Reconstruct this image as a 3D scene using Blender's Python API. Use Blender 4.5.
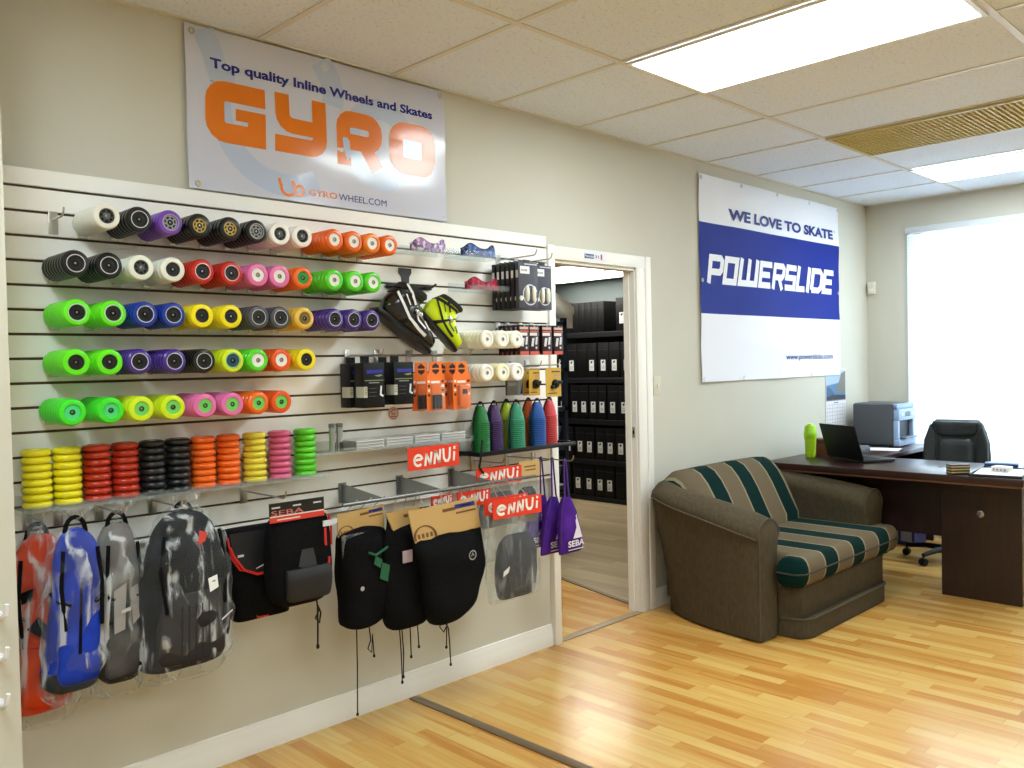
import bpy, bmesh, math, random
from mathutils import Vector, Matrix, noise

# ------------------------------------------------------------------ scene, camera, light, exposure
for _o in list(bpy.data.objects):
    bpy.data.objects.remove(_o, do_unlink=True)
SC = bpy.context.scene
COL = SC.collection
R = math.radians
CEIL = 2.665                       # ceiling height
YAW, PITCH, ROLL = 0.783, -0.0224, -0.0212
fw = Vector((math.sin(YAW) * math.cos(PITCH), math.cos(YAW) * math.cos(PITCH), math.sin(PITCH)))
rt = Vector((math.cos(YAW), -math.sin(YAW), 0))
up = rt.cross(fw)
rt, up = rt * math.cos(ROLL) + up * math.sin(ROLL), up * math.cos(ROLL) - rt * math.sin(ROLL)
cam_data = bpy.data.cameras.new('camera')
cam_data.sensor_width = 36.0
cam_data.lens = 859.97 * 36.0 / 1024.0
cam_data.clip_start = 0.05
cam_data.clip_end = 100
cam = bpy.data.objects.new('camera', cam_data)
cam.matrix_world = Matrix(((rt.x, up.x, -fw.x, 0), (rt.y, up.y, -fw.y, -2.9628), (rt.z, up.z, -fw.z, 1.4294), (0, 0, 0, 1)))
COL.objects.link(cam)
SC.camera = cam
SC.view_settings.view_transform = 'Standard'
SC.view_settings.look = 'None'
SC.view_settings.gamma = 1.0
SC.view_settings.exposure = 0.0
SC.view_settings.use_curve_mapping = False

world = bpy.data.worlds.new('overcast_sky')
SC.world = world
world.use_nodes = True
world.node_tree.nodes['Background'].inputs[0].default_value = (0.80, 0.90, 1.0, 1)
world.node_tree.nodes['Background'].inputs[1].default_value = 1.5

LAMP = 19.5                        # radiance of the fluorescent diffusers
LAMP_COLOR = (0.86, 0.97, 1.0)
DAY = 105.0                        # daylight through the shop window, watts
dl = bpy.data.lights.new('daylight', 'AREA')
dl.shape = 'RECTANGLE'
dl.size, dl.size_y = 1.8, 2.2          # height, width
dl.energy = DAY
dl.color = (0.76, 0.90, 1.0)
dlo = bpy.data.objects.new('daylight', dl)
dlo.location = (7.42, -1.35, 1.38)
dlo.rotation_euler = (0, R(90), 0)      # shines along -X, into the room
COL.objects.link(dlo)

# ------------------------------------------------------------------ materials
def lin(c):
    return tuple(((v / 255) / 12.92 if v / 255 <= 0.04045 else ((v / 255 + 0.055) / 1.055) ** 2.4) for v in c)

def hexc(c):
    return lin(c) + (1.0,)

def mat(name, c, rough=0.5, metal=0.0, spec=0.5, coat=0.0, trans=0.0, ior=1.45, alpha=1.0, emit=0.0, sss=0.0):
    m = bpy.data.materials.new(name)
    m.use_nodes = True
    b = m.node_tree.nodes['Principled BSDF']
    b.inputs['Base Color'].default_value = hexc(c)
    b.inputs['Roughness'].default_value = rough
    b.inputs['Metallic'].default_value = metal
    b.inputs['Specular IOR Level'].default_value = spec
    b.inputs['Coat Weight'].default_value = coat
    b.inputs['Transmission Weight'].default_value = trans
    b.inputs['IOR'].default_value = ior
    b.inputs['Alpha'].default_value = alpha
    if emit:
        b.inputs['Emission Color'].default_value = hexc(c)
        b.inputs['Emission Strength'].default_value = emit
    return m

def nodes(m):
    t = m.node_tree
    return t, t.nodes, t.links, t.nodes['Principled BSDF']

def add_noise_color(m, c2, scale=40, lo=0.35, hi=0.65, coord='Object', detail=4, stretch=(1, 1, 1), bump=0.0, bdist=0.002):
    """Mottles the base colour towards c2 and optionally bumps it."""
    t, N, L, b = nodes(m)
    c1 = tuple(b.inputs['Base Color'].default_value)
    tc = N.new('ShaderNodeTexCoord')
    mp = N.new('ShaderNodeMapping')
    mp.inputs['Scale'].default_value = stretch
    nz = N.new('ShaderNodeTexNoise')
    nz.inputs['Scale'].default_value = scale
    nz.inputs['Detail'].default_value = detail
    cr = N.new('ShaderNodeValToRGB')
    cr.color_ramp.elements[0].position, cr.color_ramp.elements[1].position = lo, hi
    cr.color_ramp.elements[0].color, cr.color_ramp.elements[1].color = c1, hexc(c2)
    L.new(tc.outputs[coord], mp.inputs[0])
    L.new(mp.outputs[0], nz.inputs['Vector'])
    L.new(nz.outputs['Fac'], cr.inputs[0])
    L.new(cr.outputs[0], b.inputs['Base Color'])
    if bump:
        bp = N.new('ShaderNodeBump')
        bp.inputs['Strength'].default_value = bump
        bp.inputs['Distance'].default_value = bdist
        L.new(nz.outputs['Fac'], bp.inputs['Height'])
        L.new(bp.outputs[0], b.inputs['Normal'])
    return m

def film(name, tint=(235, 240, 245), opacity=0.12, rough=0.12, wrinkle=60, bump=0.6, white=0.0, edge=0.35, stretch=0.28, lo=0.45, hi=0.72):
    """Thin clear plastic: mostly see-through, with glossy wrinkles and a little milky veil."""
    m = bpy.data.materials.new(name)
    m.use_nodes = True
    t = m.node_tree
    N, L = t.nodes, t.links
    for n in list(N):
        N.remove(n)
    out = N.new('ShaderNodeOutputMaterial')
    tr = N.new('ShaderNodeBsdfTransparent')
    tr.inputs[0].default_value = hexc((250, 252, 252))
    pr = N.new('ShaderNodeBsdfPrincipled')
    pr.inputs['Base Color'].default_value = hexc(tint)
    pr.inputs['Roughness'].default_value = rough
    mx = N.new('ShaderNodeMixShader')
    tc = N.new('ShaderNodeTexCoord')
    mp = N.new('ShaderNodeMapping')
    mp.inputs['Scale'].default_value = (1.0, 1.0, stretch)
    nz = N.new('ShaderNodeTexNoise')
    nz.inputs['Scale'].default_value = wrinkle
    nz.inputs['Detail'].default_value = 3
    nz.inputs['Distortion'].default_value = 0.6
    bp = N.new('ShaderNodeBump')
    bp.inputs['Strength'].default_value = bump
    bp.inputs['Distance'].default_value = 0.01
    cr = N.new('ShaderNodeMapRange')
    cr.inputs['From Min'].default_value = lo
    cr.inputs['From Max'].default_value = hi
    cr.inputs['To Min'].default_value = opacity
    cr.inputs['To Max'].default_value = min(1.0, opacity + white)
    lw = N.new('ShaderNodeLayerWeight')
    lw.inputs[0].default_value = 0.25
    ad = N.new('ShaderNodeMath')
    ad.operation = 'MULTIPLY_ADD'
    ad.inputs[1].default_value = edge
    ad.use_clamp = True
    L.new(tc.outputs['Object'], mp.inputs[0])
    L.new(mp.outputs[0], nz.inputs['Vector'])
    L.new(nz.outputs['Fac'], bp.inputs['Height'])
    L.new(nz.outputs['Fac'], cr.inputs[0])
    L.new(bp.outputs[0], pr.inputs['Normal'])
    L.new(lw.outputs['Facing'], ad.inputs[0])
    L.new(cr.outputs[0], ad.inputs[2])
    L.new(ad.outputs[0], mx.inputs[0])
    L.new(tr.outputs[0], mx.inputs[1])
    L.new(pr.outputs[0], mx.inputs[2])
    L.new(mx.outputs[0], out.inputs[0])
    return m

M = {}
M['wall'] = add_noise_color(mat('wall_paint', (205, 203, 191), 0.75, spec=0.25), (203, 201, 188), 3, bump=0.02)
M['ceil'] = add_noise_color(mat('ceiling_tile', (226, 234, 243), 0.95, spec=0.1), (198, 203, 208), 75, 0.56, 0.74, bump=0.25, detail=6)
M['tbar'] = mat('tee_bar_paint', (214, 210, 198), 0.45)
M['trim'] = mat('white_gloss_trim', (236, 234, 228), 0.35)
M['slat'] = add_noise_color(mat('slat_laminate', (249, 248, 243), 0.42, spec=0.4), (247, 245, 239), 5)
M['groove'] = mat('groove_brown', (92, 70, 50), 0.8)
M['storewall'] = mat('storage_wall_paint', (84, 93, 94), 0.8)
M['white'] = mat('white_plain', (240, 240, 238), 0.5)
M['metal'] = mat('brushed_metal', (190, 190, 186), 0.32, metal=0.9)
M['chrome'] = mat('chrome', (215, 215, 215), 0.12, metal=1.0)
M['dkmetal'] = mat('grey_metal', (96, 99, 102), 0.4, metal=0.6)
M['blackmetal'] = mat('black_metal', (16, 17, 21), 0.5, spec=0.3)
M['black'] = mat('black_plastic', (13, 13, 15), 0.4, spec=0.35)
M['black_gloss'] = mat('black_gloss', (14, 14, 17), 0.12, coat=0.6)
M['blackcard'] = mat('black_card', (24, 24, 27), 0.45)
M['blackfab'] = add_noise_color(mat('black_fabric', (10, 10, 12), 0.9, spec=0.12), (18, 18, 20), 120, bump=0.4)
M['dkgrey'] = mat('dark_grey_plastic', (62, 64, 68), 0.45)
M['lamp'] = mat('lamp_diffuser', (255, 255, 255), 0.5)
_b = M['lamp'].node_tree.nodes['Principled BSDF']
_b.inputs['Emission Color'].default_value = LAMP_COLOR + (1,)
_b.inputs['Emission Strength'].default_value = LAMP
M['lampdim'] = mat('storage_lamp_diffuser', (255, 255, 255), 0.5)
_b = M['lampdim'].node_tree.nodes['Principled BSDF']
_b.inputs['Emission Color'].default_value = (1.0, 0.95, 0.85, 1)
_b.inputs['Emission Strength'].default_value = LAMP * 0.8
M['acrylic'] = film('clear_acrylic', (230, 236, 238), 0.05, 0.05, 3, 0.0, edge=0.2)
M['bagfilm'] = film('clear_bag_film', (226, 230, 234), 0.03, 0.12, 26, 1.0, white=0.50, edge=0.14, stretch=0.16, lo=0.53, hi=0.68)
M['poly'] = film('milky_pouch_film', (226, 230, 234), 0.05, 0.15, 20, 0.5, white=0.30, edge=0.12, lo=0.52, hi=0.72)
M['glass'] = film('window_glass', (235, 242, 245), 0.03, 0.02, 1, 0.0)

def floor_material(name, cols, seam, strip=0.064, length=0.46, rough=0.26, grain=0.4):
    """Laminate strips running along Y, each with its own tint, plus grain and thin seams."""
    m = mat(name, cols[0], rough, spec=0.5, coat=0.08)
    t, N, L, b = nodes(m)
    b.inputs['Coat Roughness'].default_value = 0.12
    tc = N.new('ShaderNodeTexCoord')
    sx = N.new('ShaderNodeSeparateXYZ')
    L.new(tc.outputs['Object'], sx.inputs[0])

    def math_(op, a, bb=None, c=None):
        n = N.new('ShaderNodeMath')
        n.operation = op
        for i, v in enumerate((a, bb, c)):
            if v is None:
                continue
            if isinstance(v, (int, float)):
                n.inputs[i].default_value = v
            else:
                L.new(v, n.inputs[i])
        return n.outputs[0]
    u = math_('DIVIDE', sx.outputs[0], strip)
    row = math_('FLOOR', u)
    wn = N.new('ShaderNodeTexWhiteNoise')
    wn.noise_dimensions = '1D'
    L.new(row, wn.inputs['W'])
    v = math_('MULTIPLY_ADD', wn.outputs['Value'], 7.3, math_('DIVIDE', sx.outputs[1], length))
    colr = math_('FLOOR', v)
    cmb = N.new('ShaderNodeCombineXYZ')
    L.new(row, cmb.inputs[0])
    L.new(colr, cmb.inputs[1])
    w2 = N.new('ShaderNodeTexWhiteNoise')
    w2.noise_dimensions = '2D'
    L.new(cmb.outputs[0], w2.inputs['Vector'])
    mp = N.new('ShaderNodeMapping')
    mp.inputs['Scale'].default_value = (26, 1.6, 1)
    L.new(tc.outputs['Object'], mp.inputs[0])
    L.new(w2.outputs['Color'], mp.inputs['Location'])
    nz = N.new('ShaderNodeTexNoise')
    nz.inputs['Scale'].default_value = 1.6
    nz.inputs['Detail'].default_value = 5
    nz.inputs['Distortion'].default_value = 0.5
    L.new(mp.outputs[0], nz.inputs['Vector'])
    f = math_('MULTIPLY_ADD', math_('SUBTRACT', nz.outputs['Fac'], 0.5), grain * 2.2, w2.outputs['Value'])
    cr = N.new('ShaderNodeValToRGB')
    e = cr.color_ramp.elements
    while len(e) < len(cols):
        e.new(0.5)
    for i, c in enumerate(cols):
        e[i].position = i / (len(cols) - 1)
        e[i].color = hexc(c)
    L.new(f, cr.inputs[0])
    fu = math_('FRACT', u)
    fv = math_('FRACT', v)
    s = math_('ADD', math_('LESS_THAN', fu, 0.03), math_('LESS_THAN', fv, 0.006))
    s = math_('MINIMUM', s, 1.0)
    mix = N.new('ShaderNodeMix')
    mix.data_type = 'RGBA'
    L.new(math_('MULTIPLY', s, 0.45), mix.inputs[0])
    L.new(cr.outputs[0], mix.inputs[6])
    mix.inputs[7].default_value = hexc(seam)
    L.new(mix.outputs[2], b.inputs['Base Color'])
    return m

M['floor'] = floor_material('amber_laminate', [(186, 128, 56), (200, 150, 76), (207, 163, 88), (213, 176, 102)], (150, 102, 46), grain=0.62)
M['greyfloor'] = floor_material('grey_oak_laminate', [(156, 138, 106), (170, 153, 120), (182, 167, 134)], (106, 92, 70), 0.09, 0.9, 0.3)

def wood(name, c1, c2, rough=0.3, axis=(1.5, 14, 14), coat=0.2):
    m = mat(name, c1, rough, coat=coat)
    return add_noise_color(m, c2, 3.0, 0.3, 0.7, stretch=axis, detail=6)
M['desk'] = wood('mahogany_laminate', (38, 19, 16), (52, 27, 22), 0.30, (14, 2, 14), 0.0)
M['deskdk'] = wood('dark_mahogany_panel', (28, 15, 13), (42, 23, 19), 0.4, (14, 14, 2))
M['edge'] = mat('desk_edge_band', (110, 74, 56), 0.35)

def stripes():
    """Green upholstery stripes with a cream line each side on taupe, laid across X."""
    m = mat('striped_upholstery', (118, 104, 82), 0.95, spec=0.15)
    t, N, L, b = nodes(m)
    tc = N.new('ShaderNodeTexCoord')
    sx = N.new('ShaderNodeSeparateXYZ')
    L.new(tc.outputs['Object'], sx.inputs[0])
    a = N.new('ShaderNodeMath')
    a.operation = 'MULTIPLY_ADD'
    a.inputs[1].default_value = 1 / 0.336
    a.inputs[2].default_value = (4.605 - 3.92) / 0.336 + 4
    L.new(sx.outputs[0], a.inputs[0])
    f = N.new('ShaderNodeMath')
    f.operation = 'FRACT'
    L.new(a.outputs[0], f.inputs[0])
    cr = N.new('ShaderNodeValToRGB')
    cr.color_ramp.interpolation = 'CONSTANT'
    e = cr.color_ramp.elements
    tp, cm, gr = hexc((118, 104, 82)), hexc((156, 144, 118)), hexc((6, 42, 40))
    stops = [(0.0, gr), (0.42, cm), (0.46, tp), (0.955, cm)]
    while len(e) < len(stops):
        e.new(0.5)
    for i, (p, c) in enumerate(stops):
        e[i].position = p
        e[i].color = c
    L.new(f.outputs[0], cr.inputs[0])
    nz = N.new('ShaderNodeTexNoise')
    nz.inputs['Scale'].default_value = 220
    L.new(tc.outputs['Object'], nz.inputs['Vector'])
    mx = N.new('ShaderNodeMix')
    mx.data_type = 'RGBA'
    mx.blend_type = 'MULTIPLY'
    mx.inputs[0].default_value = 0.45
    L.new(cr.outputs[0], mx.inputs[6])
    L.new(nz.outputs['Color'], mx.inputs[7])
    rg = N.new('ShaderNodeRGBToBW')
    L.new(nz.outputs['Color'], rg.inputs[0])
    L.new(rg.outputs[0], mx.inputs[7])
    L.new(mx.outputs[2], b.inputs['Base Color'])
    bp = N.new('ShaderNodeBump')
    bp.inputs['Strength'].default_value = 0.3
    bp.inputs['Distance'].default_value = 0.002
    L.new(nz.outputs['Fac'], bp.inputs['Height'])
    L.new(bp.outputs[0], b.inputs['Normal'])
    return m
M['stripe'] = stripes()
M['sofa'] = add_noise_color(mat('taupe_upholstery', (84, 75, 59), 0.95, spec=0.12), (73, 65, 50), 70, 0.3, 0.7, stretch=(1, 1, 0.35), bump=0.35)
M['piping'] = mat('piping_taupe', (84, 75, 59), 0.9)
M['leather'] = add_noise_color(mat('black_leather', (38, 42, 44), 0.42, spec=0.45), (30, 34, 36), 30, bump=0.25)

_solid = {}
def C(c, rough=0.45, **k):
    """A plain coloured plastic, card or cloth, one material per colour."""
    key = (tuple(c), rough, tuple(sorted(k.items())))
    if key not in _solid:
        _solid[key] = mat('color_%02x%02x%02x_%d' % (*c, len(_solid)), c, rough, **k)
    return _solid[key]

# ------------------------------------------------------------------ mesh helpers
ORG = {}

class MB:
    """Collects shapes in world coordinates and links them as ONE mesh object."""
    def __init__(self):
        self.bm = bmesh.new()
        self.done = self.bm.faces.layers.int.new('done')

    def _done(self, mi, M4=None):
        fs = [f for f in self.bm.faces if not f[self.done]]
        if M4 is not None:
            vs = {v for f in fs for v in f.verts}
            for v in vs:
                v.co = M4 @ v.co
        for f in fs:
            f.material_index = mi
            f[self.done] = 1
        return self

    def box(self, x0, x1, y0, y1, z0, z1, mi=0, bev=0.0, seg=2, M4=None):
        a, b = sorted((x0, x1)), sorted((y0, y1))
        c = sorted((z0, z1))
        g = bmesh.ops.create_cube(self.bm, size=1.0)
        for v in g['verts']:
            v.co = Vector((a[0] if v.co.x < 0 else a[1], b[0] if v.co.y < 0 else b[1], c[0] if v.co.z < 0 else c[1]))
        if bev:
            ed = list({e for v in g['verts'] for e in v.link_edges})
            bmesh.ops.bevel(self.bm, geom=ed, offset=bev, segments=seg, affect='EDGES', profile=0.5)
        return self._done(mi, M4)

    def face(self, pts, mi=0):
        vs = [self.bm.verts.new(Vector(p)) for p in pts]
        self.bm.faces.new(vs)
        return self._done(mi)

    def loft(self, rings, mi=0, caps=True, closed=True, M4=None):
        V = [[self.bm.verts.new(Vector(p)) for p in r] for r in rings]
        n = len(V[0])
        for a, b in zip(V[:-1], V[1:]):
            for i in range(n if closed else n - 1):
                j = (i + 1) % n
                self.bm.faces.new((a[i], a[j], b[j], b[i]))
        if caps:
            self.bm.faces.new(list(reversed(V[0])))
            self.bm.faces.new(V[-1])
        return self._done(mi, M4)

    def grid(self, fn, nu, nv, mi=0, u0=0, u1=1, v0=0, v1=1):
        V = [[self.bm.verts.new(Vector(fn(u0 + (u1 - u0) * i / nu, v0 + (v1 - v0) * j / nv))) for i in range(nu + 1)] for j in range(nv + 1)]
        for j in range(nv):
            for i in range(nu):
                self.bm.faces.new((V[j][i], V[j][i + 1], V[j + 1][i + 1], V[j + 1][i]))
        return self._done(mi)

    def lathe(self, prof, o=(0, 0, 0), axis=(0, 0, 1), seg=24, mi=0, closed=False, caps=False):
        ax = Vector(axis).normalized()
        t = Vector((1, 0, 0)) if abs(ax.x) < 0.9 else Vector((0, 1, 0))
        u = (t - ax * t.dot(ax)).normalized()
        w = ax.cross(u)
        o = Vector(o)
        rings = []
        for r, h in prof:
            rings.append([o + ax * h + (u * math.cos(2 * math.pi * k / seg) + w * math.sin(2 * math.pi * k / seg)) * max(r, 1e-5) for k in range(seg)])
        if closed:
            rings.append(rings[0])
            V = [[self.bm.verts.new(p) for p in r] for r in rings[:-1]]
            V.append(V[0])
            for a, b in zip(V[:-1], V[1:]):
                for i in range(seg):
                    j = (i + 1) % seg
                    self.bm.faces.new((a[i], a[j], b[j], b[i]))
            return self._done(mi)
        return self.loft(rings, mi, caps)

    def tube(self, pts, r, seg=8, mi=0, caps=True):
        P = [Vector(p) for p in pts]
        rings = []
        prev = None
        for i, p in enumerate(P):
            d = (P[min(i + 1, len(P) - 1)] - P[max(i - 1, 0)]).normalized()
            if prev is None:
                t = Vector((0, 0, 1)) if abs(d.z) < 0.9 else Vector((1, 0, 0))
                u = (t - d * t.dot(d)).normalized()
            else:
                u = (prev - d * prev.dot(d)).normalized()
            prev = u
            w = d.cross(u)
            rr = r[i] if isinstance(r, (list, tuple)) else r
            rings.append([p + (u * math.cos(2 * math.pi * k / seg) + w * math.sin(2 * math.pi * k / seg)) * rr for k in range(seg)])
        return self.loft(rings, mi, caps)

    def prism(self, poly, a, b, plane='XZ', mi=0, bev=0.0, seg=2, M4=None):
        """Extrudes a 2D outline: XZ outline from y=a to y=b, XY from z=a to b, YZ from x=a to b."""
        def p3(p, t):
            return {'XZ': (p[0], t, p[1]), 'XY': (p[0], p[1], t), 'YZ': (t, p[0], p[1])}[plane]
        A = [self.bm.verts.new(p3(p, a)) for p in poly]
        B = [self.bm.verts.new(p3(p, b)) for p in poly]
        n = len(poly)
        fs = [self.bm.faces.new(A), self.bm.faces.new(list(reversed(B)))]
        for i in range(n):
            j = (i + 1) % n
            fs.append(self.bm.faces.new((A[j], A[i], B[i], B[j])))
        if bev:
            ed = list({e for f in fs[:2] for e in f.edges})
            bmesh.ops.bevel(self.bm, geom=ed, offset=bev, segments=seg, affect='EDGES', profile=0.5)
        return self._done(mi, M4)

    def stroke(self, pts, t, fr, mi=0):
        """A flat mitred line of width t through 2D points; fr maps 2D to 3D."""
        P = []
        for p in pts:
            q = Vector((p[0], p[1]))
            if not P or (q - P[-1]).length > 1e-6:
                P.append(q)
        L_, R_ = [], []
        for i, p in enumerate(P):
            d0 = (p - P[i - 1]).normalized() if i else None
            d1 = (P[i + 1] - p).normalized() if i < len(P) - 1 else None
            d0 = d0 or d1
            d1 = d1 or d0
            n0, n1 = Vector((-d0.y, d0.x)), Vector((-d1.y, d1.x))
            n = (n0 + n1)
            n = n.normalized() if n.length > 1e-6 else n0
            k = min(2.0, 1 / max(0.3, n.dot(n0)))
            L_.append(p + n * t / 2 * k)
            R_.append(p - n * t / 2 * k)
        for i in range(len(P) - 1):
            vs = [self.bm.verts.new(fr(q.x, q.y)) for q in (L_[i], R_[i], R_[i + 1], L_[i + 1])]
            self.bm.faces.new(vs)
        return self._done(mi)

    def flat(self, poly, fr, mi=0):
        self.bm.faces.new([self.bm.verts.new(fr(*p)) for p in poly])
        return self._done(mi)

    def text(self, s, x0, x1, z0, z1, fr, mi=0, bold=0.0, slant=0.0):
        me = text_mesh(s, bold)
        xs = [v.co.x for v in me.vertices]
        ys = [v.co.y for v in me.vertices]
        ax, bx, ay, by = min(xs), max(xs), min(ys), max(ys)
        V = []
        for v in me.vertices:
            u = (v.co.x - ax) / (bx - ax)
            w = (v.co.y - ay) / (by - ay)
            V.append(self.bm.verts.new(fr(x0 + (x1 - x0) * u + slant * w, z0 + (z1 - z0) * w)))
        for p in me.polygons:
            try:
                self.bm.faces.new([V[i] for i in p.vertices])
            except ValueError:
                pass
        bpy.data.meshes.remove(me)
        return self._done(mi)

    def build(self, name, mats, parent=None, smooth=35, recalc=True, org=None):
        if recalc:
            bmesh.ops.recalc_face_normals(self.bm, faces=self.bm.faces)
        if parent is not None:
            o3 = ORG[parent.name]
        elif org is not None:
            o3 = Vector(org)
        else:
            zs = [v.co for v in self.bm.verts]
            o3 = Vector(((min(c.x for c in zs) + max(c.x for c in zs)) / 2, (min(c.y for c in zs) + max(c.y for c in zs)) / 2, min(c.z for c in zs)))
        for v in self.bm.verts:
            v.co -= o3
        self.bm.faces.layers.int.remove(self.done)
        me = bpy.data.meshes.new(name)
        self.bm.to_mesh(me)
        self.bm.free()
        for m in (mats if isinstance(mats, (list, tuple)) else [mats]):
            me.materials.append(m)
        if smooth:
            me.polygons.foreach_set('use_smooth', [True] * len(me.polygons))
            me.set_sharp_from_angle(angle=R(smooth))
        o = bpy.data.objects.new(name, me)
        COL.objects.link(o)
        if parent is not None:
            o.parent = parent
        else:
            o.location = o3
        ORG[o.name] = o3.copy()
        return o

_text_cache = {}
def text_mesh(s, bold=0.0):
    cu = bpy.data.curves.new('lettering', 'FONT')
    cu.body = s
    cu.size = 1.0
    cu.offset = bold
    cu.resolution_u = 4
    ob = bpy.data.objects.new('lettering', cu)
    COL.objects.link(ob)
    dg = bpy.context.evaluated_depsgraph_get()
    dg.update()
    me = bpy.data.meshes.new_from_object(ob.evaluated_get(dg))
    bpy.data.objects.remove(ob, do_unlink=True)
    bpy.data.curves.remove(cu)
    return me

def thing(name, label, cat, loc, group=None):
    """An Empty at the thing's base that parents its parts."""
    o = bpy.data.objects.new(name, None)
    o.empty_display_size = 0.05
    COL.objects.link(o)
    o.location = loc
    ORG[o.name] = Vector(loc)
    return tag(o, label, cat, group)

def tag(o, label, cat, group=None, kind=None):
    o['label'] = label
    o['category'] = cat
    if group:
        o['group'] = group
    if kind:
        o['kind'] = kind
    return o

def struct(o, label=None):
    o['kind'] = 'structure'
    if label:
        o['label'] = label
    return o

def dup(root, loc, label, group=None, rotz=None):
    """A copy of a thing with copies of its parts and sub-parts."""
    r = root.copy()
    COL.objects.link(r)
    r.location = loc
    ORG[r.name] = Vector(loc)
    r['label'] = label
    if group:
        r['group'] = group
    if rotz is not None:
        r.rotation_euler = (0, 0, rotz)
    for ch in list(root.children):
        c = ch.copy()
        COL.objects.link(c)
        c.parent = r
        for g in list(ch.children):
            d = g.copy()
            COL.objects.link(d)
            d.parent = c
    return r

def frY(y):
    return lambda a, b: (a, y, b)
def arc(cx, cz, r, a0, a1, n=16, ry=None):
    ry = r if ry is None else ry
    return [(cx + r * math.cos(R(a0 + (a1 - a0) * k / n)), cz + ry * math.sin(R(a0 + (a1 - a0) * k / n))) for k in range(n + 1)]
def nz(x, y, z, s=1.0):
    return noise.noise(Vector((x * s, y * s, z * s)))
def interp(tab, t):
    if t <= tab[0][0]:
        return tab[0][1]
    for (a, va), (b, vb) in zip(tab[:-1], tab[1:]):
        if t <= b:
            k = (t - a) / (b - a)
            k = k * k * (3 - 2 * k)
            return va + (vb - va) * k
    return tab[-1][1]

ORD = ['first', 'second', 'third', 'fourth', 'fifth', 'sixth', 'seventh', 'eighth', 'ninth', 'tenth', 'eleventh', 'twelfth']

# ------------------------------------------------------------------ the room
XR, XL, YF = 7.103, -1.6, -5.7           # window wall, left wall, wall behind the camera
DX0, DX1, DZ = 3.236, 3.947, 1.962       # doorway
WT = 0.075                               # thickness of the partition at the doorway
b = MB()
b.box(XL - 0.1, XR + 0.1, YF - 0.1, 0.0, -0.08, 0.0)
struct(b.build('floor', M['floor'], org=(0, 0, 0)), 'amber laminate strip floor')
# storage room floor: amber laminate carries on past the doorway, then grey boards
b = MB()
b.prism([(2.4, 0.0), (4.01, 0.0), (4.35, 1.35), (4.75, 4.0), (2.4, 4.0)], -0.08, 0.0, 'XY')
struct(b.build('floor_storage', M['floor'], org=(0, 0, 0)), 'amber laminate inside the storage doorway')
b = MB()
b.prism([(4.01, 0.0), (7.4, 0.0), (7.4, 4.0), (4.75, 4.0), (4.35, 1.35)], -0.08, 0.0, 'XY')
struct(b.build('floor_storage_boards', M['greyfloor'], org=(0, 0, 0)), 'greyish oak boards of the storage room')
b = MB()
b.prism([(3.998, 0.02), (4.028, 0.02), (4.368, 1.35), (4.338, 1.35)], 0.0, 0.006, 'XY')
struct(b.build('trim_1', C((112, 96, 70), 0.4), org=(0, 0, 0)), 'thin strip between amber and grey boards')
b = MB()
b.box(DX0, DX1, -0.02, 0.03, 0.0, 0.005, bev=0.002)
struct(b.build('trim_2', C((158, 140, 112), 0.4), org=(0, 0, 0)), 'grey threshold strip in the doorway')
b = MB()
b.box(2.255, 2.30, -3.4, -0.03, 0.0, 0.005, bev=0.002)
struct(b.build('trim_3', C((120, 100, 76), 0.35, metal=0.4), org=(0, 0, 0)), 'dark joint strip across the floor')

b = MB()
b.box(XL, DX0, 0, WT, 0, CEIL + 0.1)
b.box(DX1, XR + 0.1, 0, WT, 0, CEIL + 0.1)
b.box(DX0, DX1, 0, WT, DZ, CEIL + 0.1)
struct(b.build('wall_back', M['wall'], org=(0, 0, 0)), 'cream wall with the slat panel, doorway and banners')
WY0, WY1, WZ0, WZ1 = -2.35, -0.345, 0.572, 2.43
b = MB()
b.box(XR, XR + 0.16, WY1, 0.1, 0, CEIL + 0.1)
b.box(XR, XR + 0.16, YF, WY0, 0, CEIL + 0.1)
b.box(XR, XR + 0.16, WY0, WY1, 0, WZ0)
b.box(XR, XR + 0.16, WY0, WY1, WZ1, CEIL + 0.1)
struct(b.build('wall_right', M['wall'], org=(0, 0, 0)), 'cream wall with the large window')
b = MB()
b.box(XL - 0.1, XL, YF, 0.1, 0, CEIL + 0.1)
struct(b.build('wall_left', M['wall'], org=(0, 0, 0)))
b = MB()
b.box(XL - 0.1, XR + 0.1, YF - 0.1, YF, 0, CEIL + 0.1)
struct(b.build('wall_front', M['wall'], org=(0, 0, 0)))
b = MB()
b.box(0.35, 0.688, -0.32, 0.0, 0, CEIL)
b.box(0.688, 0.757, -0.016, 0.0, 0.86, 2.07)
struct(b.build('wall_pier', M['wall'], org=(0, 0, 0)), 'pale pier at the left end of the slat panel')

# storage room shell
SCZ = 2.33
b = MB()
b.box(7.30, 7.4, WT, 4.0, 0, SCZ + 0.1)
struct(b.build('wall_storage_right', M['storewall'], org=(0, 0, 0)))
b = MB()
b.box(2.4, 7.4, 4.0, 4.1, 0, SCZ + 0.1)
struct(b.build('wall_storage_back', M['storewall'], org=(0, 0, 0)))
b = MB()
b.box(2.3, 2.4, WT, 4.1, 0, SCZ + 0.1)
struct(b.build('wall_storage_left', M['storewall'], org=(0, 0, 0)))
b = MB()
b.box(2.3, 7.4, WT, 4.1, SCZ, SCZ + 0.1)
struct(b.build('ceiling_storage', C((236, 234, 224), 0.9), org=(0, 0, 0)), 'bright white ceiling of the storage room')

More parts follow.
